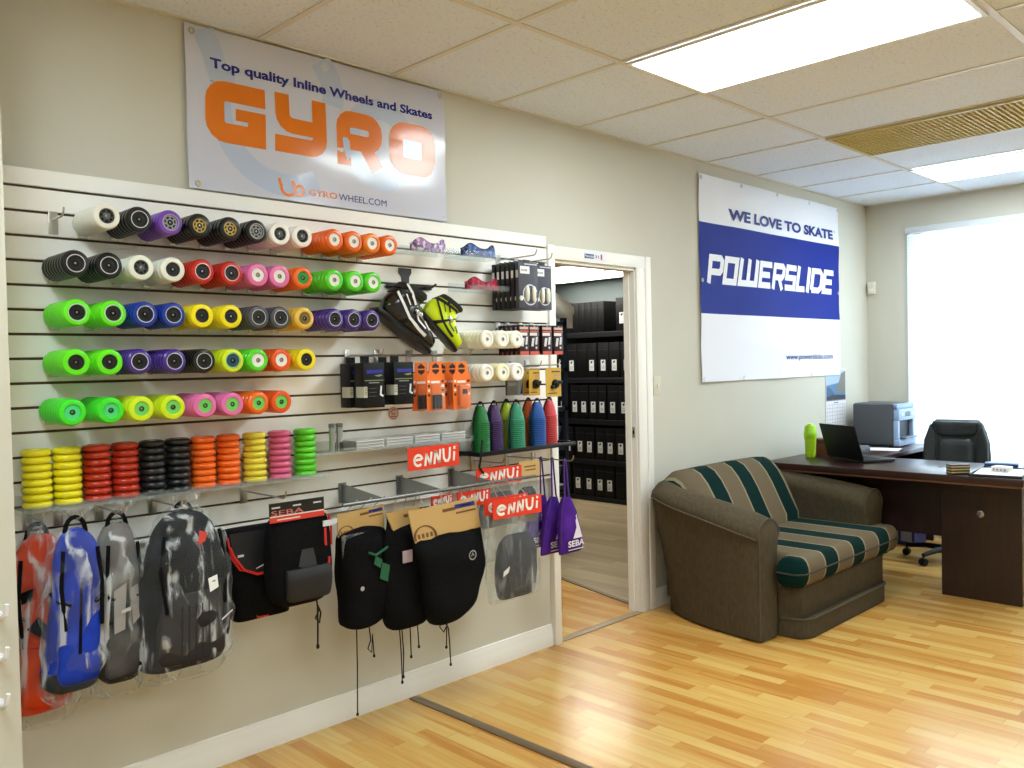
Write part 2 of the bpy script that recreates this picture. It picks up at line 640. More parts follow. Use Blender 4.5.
# ceiling, grid of tee bars
CX0, CY0, T = 2.251, -0.7655, 0.61
b = MB()
b.box(XL - 0.1, XR + 0.1, YF - 0.1, 0.0, CEIL + 0.004, CEIL + 0.1)
struct(b.build('ceiling', M['ceil'], org=(0, 0, 0)), 'speckled suspended ceiling tiles')
b = MB()
k = -6
for i in range(-6, 9):
    x = CX0 + T * i
    if XL < x < XR:
        b.box(x - 0.0115, x + 0.0115, YF, 0, CEIL, CEIL + 0.006)
for j in range(-1, 6):
    y = CY0 - 1.22 * j
    if YF < y < -0.02:
        b.box(XL, XR, y - 0.0125, y + 0.0125, CEIL - 0.0015, CEIL + 0.006)
b.box(XL, XR, -0.022, 0, CEIL - 0.001, CEIL + 0.006)
b.box(XR - 0.022, XR, YF, 0, CEIL - 0.001, CEIL + 0.006)
struct(b.build('trim_ceiling_grid', M['tbar'], org=(0, 0, 0)), 'metal tee bars of the suspended ceiling')

def ceiling_light(x, y, label, z=CEIL, lx=T, ly=1.22, lamp='lamp'):
    t = thing('ceiling_light', label, 'ceiling light', (x + lx / 2, y - ly / 2, z - 0.012), 'fluorescent panels in the ceiling')
    f = MB()
    w = 0.018
    f.box(x + 0.013, x + lx - 0.013, y - 0.013, y - 0.013 - w, z - 0.010, z - 0.001)
    f.box(x + 0.013, x + lx - 0.013, y - ly + 0.013, y - ly + 0.013 + w, z - 0.010, z - 0.001)
    f.box(x + 0.013, x + 0.013 + w, y - 0.031, y - ly + 0.031, z - 0.010, z - 0.001)
    f.box(x + lx - 0.013 - w, x + lx - 0.013, y - 0.031, y - ly + 0.031, z - 0.010, z - 0.001)
    f.build('frame', M['trim'], t)
    d = MB()
    d.box(x + 0.031, x + lx - 0.031, y - 0.031, y - ly + 0.031, z - 0.008, z - 0.002)
    d.build('diffuser', M[lamp], t)
    return t
ceiling_light(CX0 + T, CY0, 'large fluorescent panel glowing in the ceiling above the doorway')
ceiling_light(CX0 + 6 * T, CY0, 'fluorescent panel glowing in the ceiling close to the window wall')
ceiling_light(CX0 + T, CY0 - 2.44, 'fluorescent panel in the ceiling nearest the camera, middle of the room')
ceiling_light(CX0 + 6 * T, CY0 - 2.44, 'fluorescent panel in the far front corner of the ceiling by the window')
ceiling_light(CX0 - 4 * T, CY0 - 2.44, 'fluorescent panel in the ceiling at the left end of the room')
ceiling_light(CX0 - 4 * T, CY0, 'added unseen fill light in the ceiling over the left end of the slat panel')  # extra panel added out of view to brighten the left wall and slats
ceiling_light(3.35, 2.0, 'fluorescent panel on the storage room ceiling just inside the doorway', SCZ, 0.61, 1.22, 'lampdim')
ceiling_light(5.92, 3.46, 'fluorescent panel on the storage room ceiling in front of the black boxes', SCZ, 0.61, 1.22, 'lampdim')
ceiling_light(6.56, 3.46, 'fluorescent panel on the storage room ceiling above the black boxes', SCZ, 0.61, 1.22, 'lampdim')

# yellow louvred vent in the ceiling
vx, vy = CX0 + 4 * T, CY0
t = thing('ceiling_vent', 'olive yellow louvred grille panel in the ceiling between the lights', 'vent', (vx + T / 2, vy - 0.61, CEIL - 0.012))
b = MB()
for (x0, x1, y0, y1) in ((0.013, T - 0.013, -0.013, -0.028), (0.013, T - 0.013, -1.207, -1.192), (0.013, 0.028, -0.028, -1.192), (T - 0.028, T - 0.013, -0.028, -1.192)):
    b.box(vx + x0, vx + x1, vy + y0, vy + y1, CEIL - 0.012, CEIL)
b.build('frame', C((196, 184, 120), 0.4), t)
b = MB()
n = 46
for i in range(n):
    yy = vy - 0.032 - (1.156) * i / (n - 1)
    b.box(vx + 0.028, vx + T - 0.028, yy - 0.0035, yy + 0.0035, CEIL - 0.011, CEIL + 0.002)
for i in range(1, 12):
    xx = vx + T * i / 12
    b.box(xx - 0.002, xx + 0.002, vy - 0.028, vy - 1.192, CEIL - 0.008, CEIL + 0.002)
b.build('louvre', C((206, 186, 92), 0.5), t)
b = MB()
b.box(vx + 0.02, vx + T - 0.02, vy - 0.02, vy - 1.2, CEIL + 0.0005, CEIL + 0.003)
b.build('backing', C((176, 156, 74), 0.6), t)

# baseboards
def base_profile(x0, x1, y, name, label):
    b = MB()
    prof = [(0, 0), (-0.017, 0), (-0.017, 0.055), (-0.013, 0.062), (-0.013, 0.082), (-0.008, 0.092), (-0.006, 0.105), (0, 0.108)]
    b.prism([(y + p[0], p[1]) for p in prof], x0, x1, 'YZ')
    return struct(b.build(name, M['trim'], org=(0, 0, 0)), label)
base_profile(0.756, 3.205, 0, 'baseboard_back', 'white moulded baseboard below the slat panel')
base_profile(4.078, XR, 0, 'baseboard_back_right', 'white baseboard right of the doorway')
b = MB()
b.box(XR - 0.014, XR, YF, -0.02, 0, 0.10, bev=0.004)
struct(b.build('baseboard_right', M['trim'], org=(0, 0, 0)))

# door casing and jambs
b = MB()
b.box(3.192, DX0 + 0.004, -0.034, 0.0, 0, 2.03, bev=0.003)
b.box(DX0, DX0 + 0.016, 0.0, WT, 0, DZ)
jamb = struct(b.build('door_1', M['trim'], org=(0, 0, 0)), 'white left jamb of the doorway')
b = MB()
for (x0, x1, y0) in ((DX1 - 0.002, DX1 + 0.075, -0.016), (DX1 + 0.075, DX1 + 0.128, -0.021)):
    b.box(x0, x1, y0, 0.0, 0, DZ + 0.068, bev=0.003)
b.box(DX1 - 0.006, DX1, 0.0, WT, 0, DZ)
b.box(DX1 - 0.012, DX1 - 0.006, 0.036, WT, 0, DZ - 0.012)
struct(b.build('trim_4', M['trim'], org=(0, 0, 0)), 'white right jamb and casing of the doorway')
b = MB()
b.box(3.192, DX1 + 0.128, -0.018, 0.0, DZ, DZ + 0.068, bev=0.003)
b.box(DX0, DX1, 0.0, WT, DZ - 0.016, DZ)
struct(b.build('trim_5', M['trim'], org=(0, 0, 0)), 'white head casing of the doorway')
b = MB()
b.box(DX1 - 0.0085, DX1 - 0.006, 0.012, 0.03, 1.0, 1.06)
b.box(DX1 - 0.009, DX1 - 0.0080, 0.016, 0.026, 1.02, 1.042, 1)
tag(b.build('strike_plate', [M['metal'], M['black']]), 'small metal strike plate on the right door jamb', 'strike plate')
b = MB()
b.box(DX0 + 0.016, DX0 + 0.019, -0.012, 0.024, 0.16, 0.25)
b.tube([(DX0 + 0.02, -0.014, 0.158), (DX0 + 0.02, -0.014, 0.252)], 0.006, 8)
b.build('hinge', C((110, 84, 58), 0.4, metal=0.7), jamb)['label'] = 'brown metal hinge'

# light switch
t = thing('light_switch', 'cream light switch on the wall right of the doorway', 'light switch', (4.138, -0.004, 1.287))
b = MB()
b.box(4.102, 4.174, -0.006, 0, 1.232, 1.344, bev=0.0025)
b.build('cover_plate', C((206, 200, 178), 0.4), t)
b = MB()
b.box(4.130, 4.146, -0.015, -0.006, 1.276, 1.300, bev=0.002)
b.build('toggle', C((226, 220, 200), 0.35), t)

# sticker on the door head
t = thing('door_sticker', 'white and blue sticker on the casing above the doorway', 'sticker', (3.585, -0.02, 1.99))
b = MB()
b.box(3.487, 3.672, -0.0195, -0.018, 1.976, 2.024)
b.build('card', C((226, 230, 240), 0.4), t)
b = MB()
b.box(3.489, 3.566, -0.0205, -0.0195, 1.984, 2.008, 0)
b.text('Powerslide', 3.492, 3.563, 1.989, 2.004, frY(-0.0212), 2)
for (p_, q_) in (((3.576, 1.987), (3.592, 2.006)), ((3.576, 2.006), (3.592, 1.987)), ((3.597, 1.996), (3.610, 2.004)), ((3.597, 1.996), (3.610, 1.988))):
    b.stroke([p_, q_], 0.0035, frY(-0.0208))
b.box(3.622, 3.634, -0.0205, -0.0195, 1.982, 2.012, 1)
b.build('print', [C((40, 56, 120)), C((190, 60, 90)), M['white']], t)

# window, blinds
b = MB()
f = 0.045
for (y0, y1, z0, z1) in ((WY0, WY1, WZ0, WZ0 + f), (WY0, WY1, WZ1 - f, WZ1), (WY0, WY0 + f, WZ0, WZ1), (WY1 - f, WY1, WZ0, WZ1), (-1.36, -1.315, WZ0, WZ1)):
    b.box(XR + 0.10, XR + 0.15, y0, y1, z0, z1, bev=0.003)
b.box(XR + 0.12, XR + 0.126, WY0 + 0.02, WY1 - 0.02, WZ0 + 0.02, WZ1 - 0.02, 1)
struct(b.build('window_1', [M['trim'], M['glass']], org=(0, 0, 0)), 'large bright shop window')
b = MB()
b.box(XR - 0.03, XR + 0.10, WY0 - 0.03, WY1 + 0.03, WZ0 - 0.028, WZ0, bev=0.004)
struct(b.build('trim_6', M['trim'], org=(0, 0, 0)), 'white window sill')
t = thing('window_blinds', 'white horizontal slat blinds lowered over the bright window', 'blinds', (XR - 0.01, -1.33, WZ0 + 0.004))
b = MB()
b.box(XR - 0.045, XR - 0.004, WY0 - 0.02, WY1 + 0.02, WZ1 - 0.03, WZ1 + 0.018, bev=0.004)
b.build('head_rail', C((214, 220, 226), 0.4), t)
mm = mat('blind_slat', (236, 240, 244), 0.5)
tN, N_, L_, b_ = nodes(mm)
tl = N_.new('ShaderNodeBsdfTranslucent')
tl.inputs[0].default_value = (0.92, 0.96, 1.0, 1)
mx = N_.new('ShaderNodeMixShader')
mx.inputs[0].default_value = 0.6
L_.new(b_.outputs[0], mx.inputs[1])
L_.new(tl.outputs[0], mx.inputs[2])
L_.new(mx.outputs[0], N_['Material Output'].inputs[0])
b = MB()
z = WZ0 + 0.045
while z < WZ1 - 0.04:
    dz, dx = 0.0125 * math.sin(R(62)), 0.0125 * math.cos(R(62))
    xc = XR - 0.024
    b.loft([[(xc - dx, yy, z - dz), (xc - 0.001, yy, z + 0.002), (xc + dx, yy, z + dz), (xc + dx, yy, z + dz - 0.0008), (xc - 0.0005, yy, z + 0.001), (xc - dx, yy, z - dz - 0.0008)] for yy in (WY0 - 0.012, WY1 + 0.012)])
    z += 0.0235
b.build('slats', mm, t)
b = MB()
b.box(XR - 0.036, XR - 0.012, WY0 - 0.012, WY1 + 0.012, WZ0 + 0.008, WZ0 + 0.026, bev=0.003)
b.build('bottom_rail', C((226, 226, 234), 0.4), t)
b = MB()
for yy in (WY1 - 0.16, -1.33, WY0 + 0.16):
    b.tube([(XR - 0.038, yy, WZ0 + 0.02), (XR - 0.038, yy, WZ1 - 0.02)], 0.0012, 6)
b.build('ladder_cord', M['white'], t)

# motion detector high in the corner
t = thing('motion_detector', 'small white motion detector in the corner beside the window', 'detector', (XR - 0.03, -0.045, 1.95))
b = MB()
b.box(XR - 0.035, XR, -0.075, -0.018, 1.945, 2.045, bev=0.006)
b.build('body', C((226, 220, 208), 0.4), t)
b = MB()
b.box(XR - 0.039, XR - 0.034, -0.066, -0.028, 1.955, 1.99, bev=0.002)
b.build('lens', C((240, 238, 232), 0.25), t)

# white hooks on the pier at the left edge
for i, z in enumerate((0.800, 0.685, 0.560, 0.330)):
    b = MB()
    x_ = 0.641 - 0.002 * i
    b.tube([(x_, -0.321, z - 0.02), (x_, -0.35, z - 0.024), (x_ + 0.004, -0.372, z - 0.012), (x_ + 0.007, -0.376, z + 0.016)], 0.006, 8)
    b.lathe([(0.0, 0.004), (0.009, 0.004), (0.011, 0.0)], (x_, -0.32, z - 0.02), (0, -1, 0), 14)
    tag(b.build('white_hook', C((232, 234, 240), 0.25)), ['topmost white hook on the pier at the left edge', 'second white hook from the top on the left pier', 'third white hook from the top on the left pier', 'lowest white hook on the pier at the left edge'][i], 'hook', 'white hooks on the pier')

# ------------------------------------------------------------------ slat panel
SX0, SX1, SZ0, SZ1, SY = 0.757, 3.192, 0.852, 2.070, -0.020
t = thing('slat_panel', 'cream slatted display panel hung with wheels, bags and packets', 'display panel', ((SX0 + SX1) / 2, 0, SZ0))
b = MB()
b.box(SX0, SX1, -0.008, 0, SZ0, SZ1)
b.build('backing', M['groove'], t)
b = MB()
edges = [SZ1] + [2.013 - 0.0762 * k for k in range(16)]
for i in range(16):
    top = edges[i] if i == 0 else edges[i] - 0.0042
    bot = edges[i + 1] + 0.0042
    b.box(SX0, SX1, SY, -0.008, bot, top, bev=0.0012, seg=1)
b.box(SX0, SX1, SY, -0.008, SZ0, edges[-1] - 0.0042, bev=0.0012, seg=1)
b.build('slats', M['slat'], t)

# ------------------------------------------------------------------ hooks and wheels
def make_hook(length, label, x, z, tip=True):
    """Back plate seated in a groove and a rod out towards the room; the rod's axis is at height z."""
    t = thing('display_hook', label, 'hook', (x, SY, z), 'metal hooks on the slat panel')
    b = MB()
    b.box(x - 0.014, x + 0.014, SY - 0.005, SY - 0.0005, z - 0.045, z + 0.026, bev=0.0015)
    b.box(x - 0.014, x + 0.014, SY - 0.002, SY + 0.006, z + 0.0225, z + 0.026)
    b.build('back_plate', M['metal'], t)
    b = MB()
    pts = [(x, SY - 0.003, z), (x, SY - length, z)]
    if tip:
        pts += [(x, SY - length - 0.012, z + 0.004), (x, SY - length - 0.020, z + 0.016), (x, SY - length - 0.021, z + 0.026)]
    b.tube(pts, 0.0029, 8)
    b.build('rod', M['metal'], t)
    return t
make_hook(0.085, 'empty metal hook at the upper left of the slat panel', 0.902, 1.916)
HOOK = make_hook(0.210, 'metal hook', 0.990, 1.910, False)

# profiles (radius, half width offset) of a wheel lying on an axis
def ring_profile(R_, w, kind):
    h = w / 2
    if kind == 'round':
        k = [(0.62, 1.0), (0.74, 0.99), (0.86, 0.86), (0.94, 0.60), (0.985, 0.30), (1.0, 0.0)]
    else:
        k = [(0.60, 1.0), (0.78, 0.995), (0.905, 0.90), (0.968, 0.66), (0.995, 0.34), (1.0, 0.0)]
    out = [(R_ * a, -h * c) for a, c in k] + [(R_ * a, h * c) for a, c in reversed(k[:-1])]
    return out

WR, WW = 0.0405, 0.0238
def tyre_mb(mb, o, axis, R_=WR, w=WW, kind='flat', seg=30, mi=0):
    p = ring_profile(R_, w, kind)
    inner = [(R_ * 0.56, w * 0.36), (R_ * 0.56, -w * 0.36)]
    mb.lathe(p + inner, o, axis, seg, mi, closed=True)

def core_mb(mb, o, axis, hub, R_=WR, w=WW):
    """Hub core, bearing and spoked or solid disc. Material 0 core, 1 bearing, 2 printed ring."""
    ax = Vector(axis)
    r0, r1 = 0.0042, R_ * 0.565
    h = w * 0.40
    if hub == 'solid':
        mb.lathe([(r0, -h), (R_ * 0.30, -h), (R_ * 0.50, -h * 0.86), (r1, -h * 0.95), (r1, h * 0.95), (R_ * 0.50, h * 0.86), (R_ * 0.30, h), (r0, h)], o, axis, 24, 0, closed=True)
    else:
        mb.lathe([(R_ * 0.49, -h), (r1, -h * 0.98), (r1, h * 0.98), (R_ * 0.49, h)], o, axis, 24, 0, closed=True)
        mb.lathe([(r0, -h * 0.35), (R_ * 0.5, -h * 0.35), (R_ * 0.5, h * 0.35), (r0, h * 0.35)], o, axis, 24, 3, closed=True)
        mb.lathe([(r0, -h * 0.9), (R_ * 0.31, -h * 0.9), (R_ * 0.31, h * 0.9), (r0, h * 0.9)], o, axis, 20, 0, closed=True)
        for k in range(7):
            a = 2 * math.pi * k / 7
            Mx = Matrix.Translation(o) @ Matrix.Rotation(a, 4, 'Y')
            mb.box(-0.0018, 0.0018, -h * 0.85, h * 0.85, R_ * 0.28, R_ * 0.51, 0, M4=Mx)
    mb.lathe([(r0, -h * 1.08), (R_ * 0.20, -h * 1.08), (R_ * 0.225, -h * 0.9), (R_ * 0.225, h * 0.9), (R_ * 0.20, h * 1.08), (r0, h * 1.08)], o, axis, 20, 1, closed=True)

BLK, WHT = (11, 11, 13), (232, 232, 226)
HUBS = {   # core colour, bearing colour, disc colour, printed ring colour, kind
    'dark': (BLK, (30, 31, 36), BLK, None, 'solid'),
    'darkring': (BLK, (24, 25, 30), BLK, (205, 208, 214), 'solid'),
    'ball': ((10, 10, 13), (16, 16, 20), BLK, (196, 202, 204), 'solid'),
    'spokes': ((62, 64, 66), (110, 112, 112), BLK, None, 'spoke'),
    'gold': ((196, 168, 78), (34, 34, 34), BLK, None, 'spoke'),
    'silver': ((150, 152, 156), (30, 30, 32), BLK, (170, 172, 176), 'spoke'),
    'white': (WHT, (150, 148, 142), (210, 208, 200), None, 'solid'),
    'green': ((112, 200, 92), (22, 92, 34), (60, 150, 50), None, 'solid'),
    'limehub': ((70, 205, 120), (20, 78, 34), (60, 150, 50), None, 'solid'),
    'greencap': ((40, 140, 46), (20, 92, 30), (30, 110, 40), None, 'solid'),
    'amber': ((120, 96, 40), (20, 20, 22), BLK, (222, 196, 120), 'solid'),
    'bluering': ((22, 70, 92), (12, 14, 20), BLK, (60, 170, 190), 'solid'),
}
_tyre_mesh = {}
def wheel_material(c):
    return C(c, 0.28, coat=0.25)

def make_wheel(name, label, color, hub, kind, loc, group, full=True):
    """One wheel, axis along Y. full: tyre and hub as parts; else one mesh with both."""
    key = (tuple(color), hub, kind, full)
    if key in _tyre_mesh:
        return dup(_tyre_mesh[key], loc, label, group)
    core, bear, disc, ring, hk = HUBS[hub]
    if full:
        t = thing(name, label, 'wheel', loc, group)
        b = MB()
        tyre_mb(b, loc, (0, 1, 0), kind=kind)
        if ring:
            y = WW / 2 + 0.0004
            b.lathe([(WR * 0.61, -y), (WR * 0.665, -y)], loc, (0, 1, 0), 30, 1, caps=False)
        b.build('tyre', [wheel_material(color)] + ([C(ring, 0.4)] if ring else []), t)
        b = MB()
        core_mb(b, Vector(loc), (0, 1, 0), hk)
        b.build('hub', [C(core, 0.35), C(bear, 0.25, metal=0.3), C(core, 0.35), C(disc, 0.4)], t)
    else:
        b = MB()
        tyre_mb(b, loc, (0, 1, 0), kind=kind)
        core_mb(b, Vector(loc), (0, 1, 0), 'solid')
        t = b.build(name, [wheel_material(color), C(core, 0.25), C(bear, 0.2, metal=0.3)], org=loc)
        tag(t, label, 'wheel', group)
        me = t.data
        nt = 13 * 30
        for i, p in enumerate(me.polygons):
            p.material_index = 0 if i < nt else 1
    _tyre_mesh[key] = t
    return t

WHITE, BLACK, PURPLE, ORANGE, GREEN = (222, 220, 208), (13, 14, 17), (112, 66, 168), (240, 104, 24), (84, 214, 36)
RED, PINK, BLUE, YELLOW, GREY, DPURPLE = (190, 36, 22), (226, 112, 172), (20, 50, 148), (240, 222, 20), (70, 72, 80), (64, 34, 132)
LIME, YGREEN, AMBER, DORANGE, WARMW = (98, 226, 24), (206, 232, 26), (232, 188, 62), (228, 84, 22), (238, 234, 220)
ROWS = [
 ('top row', 1.910, [(0.990, WHITE, 'white', 'spokes'), (1.088, BLACK, 'black', 'darkring'), (1.186, PURPLE, 'violet', 'silver'), (1.284, BLACK, 'black and gold', 'gold'),
   (1.391, BLACK, 'black and gold', 'gold'), (1.487, BLACK, 'black and silver', 'silver'), (1.578, (244, 242, 238), 'bright white', 'spokes'), (1.668, (244, 242, 238), 'bright white', 'spokes'),
   (1.804, ORANGE, 'orange', 'white'), (1.890, ORANGE, 'orange', 'white'), (1.974, (242, 124, 22), 'orange', 'white'), (2.058, ORANGE, 'orange', 'white')]),
 ('second row', 1.760, [(0.896, BLACK, 'black', 'darkring'), (0.992, BLACK, 'black', 'darkring'), (1.089, (226, 230, 216), 'white', 'spokes'), (1.190, (226, 228, 216), 'white', 'dark'),
   (1.289, RED, 'red', 'darkring'), (1.391, RED, 'red', 'darkring'), (1.488, PINK, 'pink', 'white'), (1.572, PINK, 'pink', 'white'), (1.666, ORANGE, 'orange', 'greencap'),
   (1.799, GREEN, 'green', 'white'), (1.892, GREEN, 'green', 'white'), (1.975, GREEN, 'green', 'white')]),
 ('third row', 1.614, [(0.896, LIME, 'lime green', 'ball'), (1.000, LIME, 'lime green', 'ball'), (1.097, BLUE, 'blue', 'ball'), (1.187, BLUE, 'blue', 'ball'), (1.283, YELLOW, 'yellow', 'dark'),
   (1.385, YELLOW, 'yellow', 'dark'), (1.486, GREY, 'grey', 'ball'), (1.571, GREY, 'grey', 'ball'), (1.668, AMBER, 'amber', 'amber'), (1.796, DPURPLE, 'dark purple', 'ball'),
   (1.880, DPURPLE, 'dark purple', 'ball'), (1.963, DPURPLE, 'dark purple', 'ball')]),
 ('fourth row', 1.465, [(0.889, LIME, 'lime green', 'dark'), (0.985, LIME, 'lime green', 'dark'), (1.075, DPURPLE, 'dark purple', 'ball'), (1.186, DPURPLE, 'dark purple', 'ball'),
   (1.285, BLACK, 'black', 'darkring'), (1.387, YGREEN, 'yellow green', 'bluering'), (1.480, GREEN, 'green', 'white'), (1.570, DORANGE, 'deep orange', 'white'), (1.671, YELLOW, 'yellow', 'dark')]),
 ('fifth row', 1.317, [(0.874, (60, 220, 40), 'green', 'limehub'), (0.984, (60, 220, 40), 'green', 'limehub'), (1.077, YGREEN, 'yellow', 'green'), (1.177, YGREEN, 'yellow', 'green'),
   (1.285, PINK, 'pink', 'green'), (1.381, PINK, 'pink', 'green'), (1.478, ORANGE, 'orange', 'green'), (1.566, DORANGE, 'deep orange', 'green')]),
 ('upper white row', 1.545, [(2.572, WARMW, 'cream white', 'white'), (2.667, WARMW, 'cream white', 'white'), (2.757, WARMW, 'cream white', 'white')]),
 ('lower white row', 1.398, [(2.568, WARMW, 'cream white', 'white'), (2.666, (240, 232, 190), 'pale yellow', 'white'), (2.757, (240, 234, 232), 'white', 'white')]),
]
FRONT_Y = -0.235 + WW / 2
rest = {}
n_ind = 0
for rn, z, hooks in ROWS:
    for i, (x, col, cn, hub) in enumerate(hooks):
        where = '%s hook of the %s' % (ORD[i], rn)
        hl = 'metal hook through the %s wheels, %s' % (cn, where)
        if rn == 'top row' and i == 0:
            HOOK['label'] = hl
        else:
            dup(HOOK, (x, SY, z), hl)
        depth = 4 if rn in ('top row', 'second row', 'third row') else 3
        nn = 7 if rn == 'lower white row' else 8
        kind = 'round' if col in (ORANGE, GREEN, DPURPLE, WARMW, (242, 124, 22), AMBER) else 'flat'
        for k in range(nn):
            loc = (x, FRONT_Y + k * 0.0240, z - 0.0012)
            lab = ('front %s skate wheel on the %s' % (cn, where)) if k == 0 else '%s skate wheel %s from the front, %s' % (cn, ORD[k], where)
            if k < depth:
                make_wheel('skate_wheel', lab, col, hub, kind, loc, 'skate wheels on hooks', full=(k == 0))
                n_ind += 1
            else:
                rest.setdefault((tuple(col), kind), []).append(loc)
b = MB()
mats = []
for (col, kind), locs in rest.items():
    mats.append(wheel_material(col))
    for loc in locs:
        tyre_mb(b, loc, (0, 1, 0), kind=kind, seg=18, mi=len(mats) - 1)
tag(b.build('skate_wheels', mats, org=(0, 0, 0), recalc=False), 'rear wheels of the hanging stacks, close to the slat panel', 'wheels', None, 'stuff')

# wheels lying flat in eleven columns on a clear shelf
def clear_shelf(x0, x1, z, depth, label, lip=0.018, group='clear acrylic shelves'):
    t = thing('clear_shelf', label, 'shelf', ((x0 + x1) / 2, SY, z), group)
    b = MB()
    b.box(x0, x1, SY - depth, SY - 0.0015, z - 0.004, z)
    b.box(x0, x1, SY - depth - 0.003, SY - depth, z - 0.004, z + lip)
    b.box(x0, x1, SY - 0.0045, SY - 0.0015, z - 0.004, z + 0.035)
    b.build('tray', M['acrylic'], t)
    return t
RACKZ = 1.0235
clear_shelf(0.765, 1.80, RACKZ, 0.135, 'long clear shelf under the eleven columns of wheels')
RC = [(0.812, (226, 214, 20), 'yellow'), (0.898, (226, 214, 20), 'yellow'), (0.986, (176, 44, 22), 'red'), (1.073, (176, 44, 22), 'red'), (1.161, (26, 28, 32), 'black'), (1.248, (26, 28, 32), 'black'),
      (1.337, ORANGE, 'orange'), (1.430, ORANGE, 'orange'), (1.532, (228, 214, 62), 'pale yellow'), (1.633, (214, 96, 140), 'pink'), (1.740, (96, 214, 44), 'green')]
WORD = ['bottom', 'second from the bottom', 'third from the bottom', 'fourth from the bottom', 'fourth from the top', 'third from the top', 'second from the top', 'topmost']
proto = {}
for i, (x, col, cn) in enumerate(RC):
    for k in range(8):
        loc = (x + 0.0012 * nz(i * 3.1, k * 1.7, 2), -0.092 + 0.0012 * nz(i, k * 2.3, 9), RACKZ + 0.0004 + 0.0226 * k)
        lab = '%s skate wheel, %s of the %s rack column from the left' % (cn, WORD[k], ORD[i])
        if col in proto:
            dup(proto[col], loc, lab, 'wheels stacked flat on the clear shelf')
        else:
            b = MB()
            c = Vector(loc) + Vector((0, 0, 0.0112))
            tyre_mb(b, c, (0, 0, 1), 0.0425, 0.0222, 'round', 32, 0)
            core_mb(b, c, (0, 0, 1), 'solid', 0.0425, 0.0222)
            o = b.build('flat_skate_wheel', [wheel_material(col), M['white'], M['metal']], org=loc)
            nt = 13 * 32
            for q, p in enumerate(o.data.polygons):
                p.material_index = 0 if q < nt else 1
            proto[col] = tag(o, lab, 'wheel', 'wheels stacked flat on the clear shelf')

# ------------------------------------------------------------------ banners
def grommets(mb, pts, y, mi):
    for (x, z) in pts:
        mb.lathe([(0.006, 0.0012), (0.008, 0.0026), (0.011, 0.0026), (0.0125, 0.0004)], (x, y, z), (0, -1, 0), 14, mi)

t = thing('glossy_banner', 'glossy vinyl banner with large orange lettering above the wheels', 'banner', (1.948, -0.012, 2.078))
BX0, BX1, BZ0, BZ1 = 1.352, 2.540, 2.078, 2.656
def gy(x, z):
    e = 0.0035 * math.sin(x * 9.0 + 1.0) + 0.003 * math.sin(z * 17 + x * 5)
    return -0.0145 + e * 0.75
gyfr = lambda d: (lambda x, z: (x, gy(x, z) - d, z))
b = MB()
b.grid(lambda u, v: (BX0 + (BX1 - BX0) * u, gy(BX0 + (BX1 - BX0) * u, BZ0 + (BZ1 - BZ0) * v), BZ0 + (BZ1 - BZ0) * v), 40, 20)
b.build('vinyl_sheet', mat('vinyl_white', (203, 206, 222), 0.16, spec=0.5, coat=0.12), t)
PALE = mat('vinyl_pale_blue', (184, 197, 222), 0.16, spec=0.5, coat=0.12)
b = MB()
def clip(pts):
    return [(x, min(max(z, BZ0 + 0.004), BZ1 - 0.004)) for x, z in pts]
b.stroke(clip([(1.42, 2.65), (1.455, 2.57), (1.475, 2.50)] + arc(1.74, 2.40, 0.265, 160, 300, 22)), 0.085, gyfr(0.0006))
b.stroke([(1.90, 2.645), (1.945, 2.58), (1.96, 2.53), (1.955, 2.48)], 0.10, gyfr(0.0006))
b.stroke(arc(2.19, 2.36, 0.15, -60, 300, 40), 0.085, gyfr(0.0006))
b.build('pale_swirl', PALE, t)
ORG_ = mat('vinyl_orange', (226, 120, 16), 0.16, spec=0.5, coat=0.12)
NAVY = mat('vinyl_navy', (38, 42, 132), 0.16, spec=0.5, coat=0.12)
b = MB()
f = gyfr(0.0012)
S = 0.072
def crn(cx, cz, r, a0, a1):
    return arc(cx, cz, r, a0, a1, 4)
h = S / 2
# G
x0, x1, z0, z1 = 1.420 + h, 1.655, 2.258 + h, 2.480 - h
b.stroke([(x1, z1)] + crn(x0 + 0.042, z1 - 0.042, 0.042, 90, 180) + crn(x0 + 0.042, z0 + 0.042, 0.042, 180, 270) + [(x1 - h, z0), (x1 - h, 2.375)], S, f)
b.flat([(1.536, 2.345), (1.655, 2.345), (1.655, 2.388), (1.536, 2.388)], f)
# Y
q = 0.042
x0, x1 = 1.690 + h, 1.925 - h
b.stroke([(x0, 2.484), (x0, 2.372 + q)] + crn(x0 + q, 2.366 + q, q, 180, 270) + [(x1, 2.366)], 0.060, f)
b.stroke([(x1, 2.484), (x1, 2.292 + q)] + crn(x1 - q, 2.292 + q, q, 0, -90) + [(1.692, 2.292)], 0.064, f)
# R
x0, x1 = 1.966 + h, 2.200 - h
b.stroke([(x0, 2.253), (x0, z1 - q)] + crn(x0 + q, z1 - q, q, 180, 90) + crn(x1 - q, z1 - q, q, 90, 0) + crn(x1 - q, 2.352 + q, q, 0, -90) + [(x0 + 0.03, 2.352)], 0.066, f)
b.stroke([(2.112, 2.335), (2.168, 2.255)], 0.062, f)
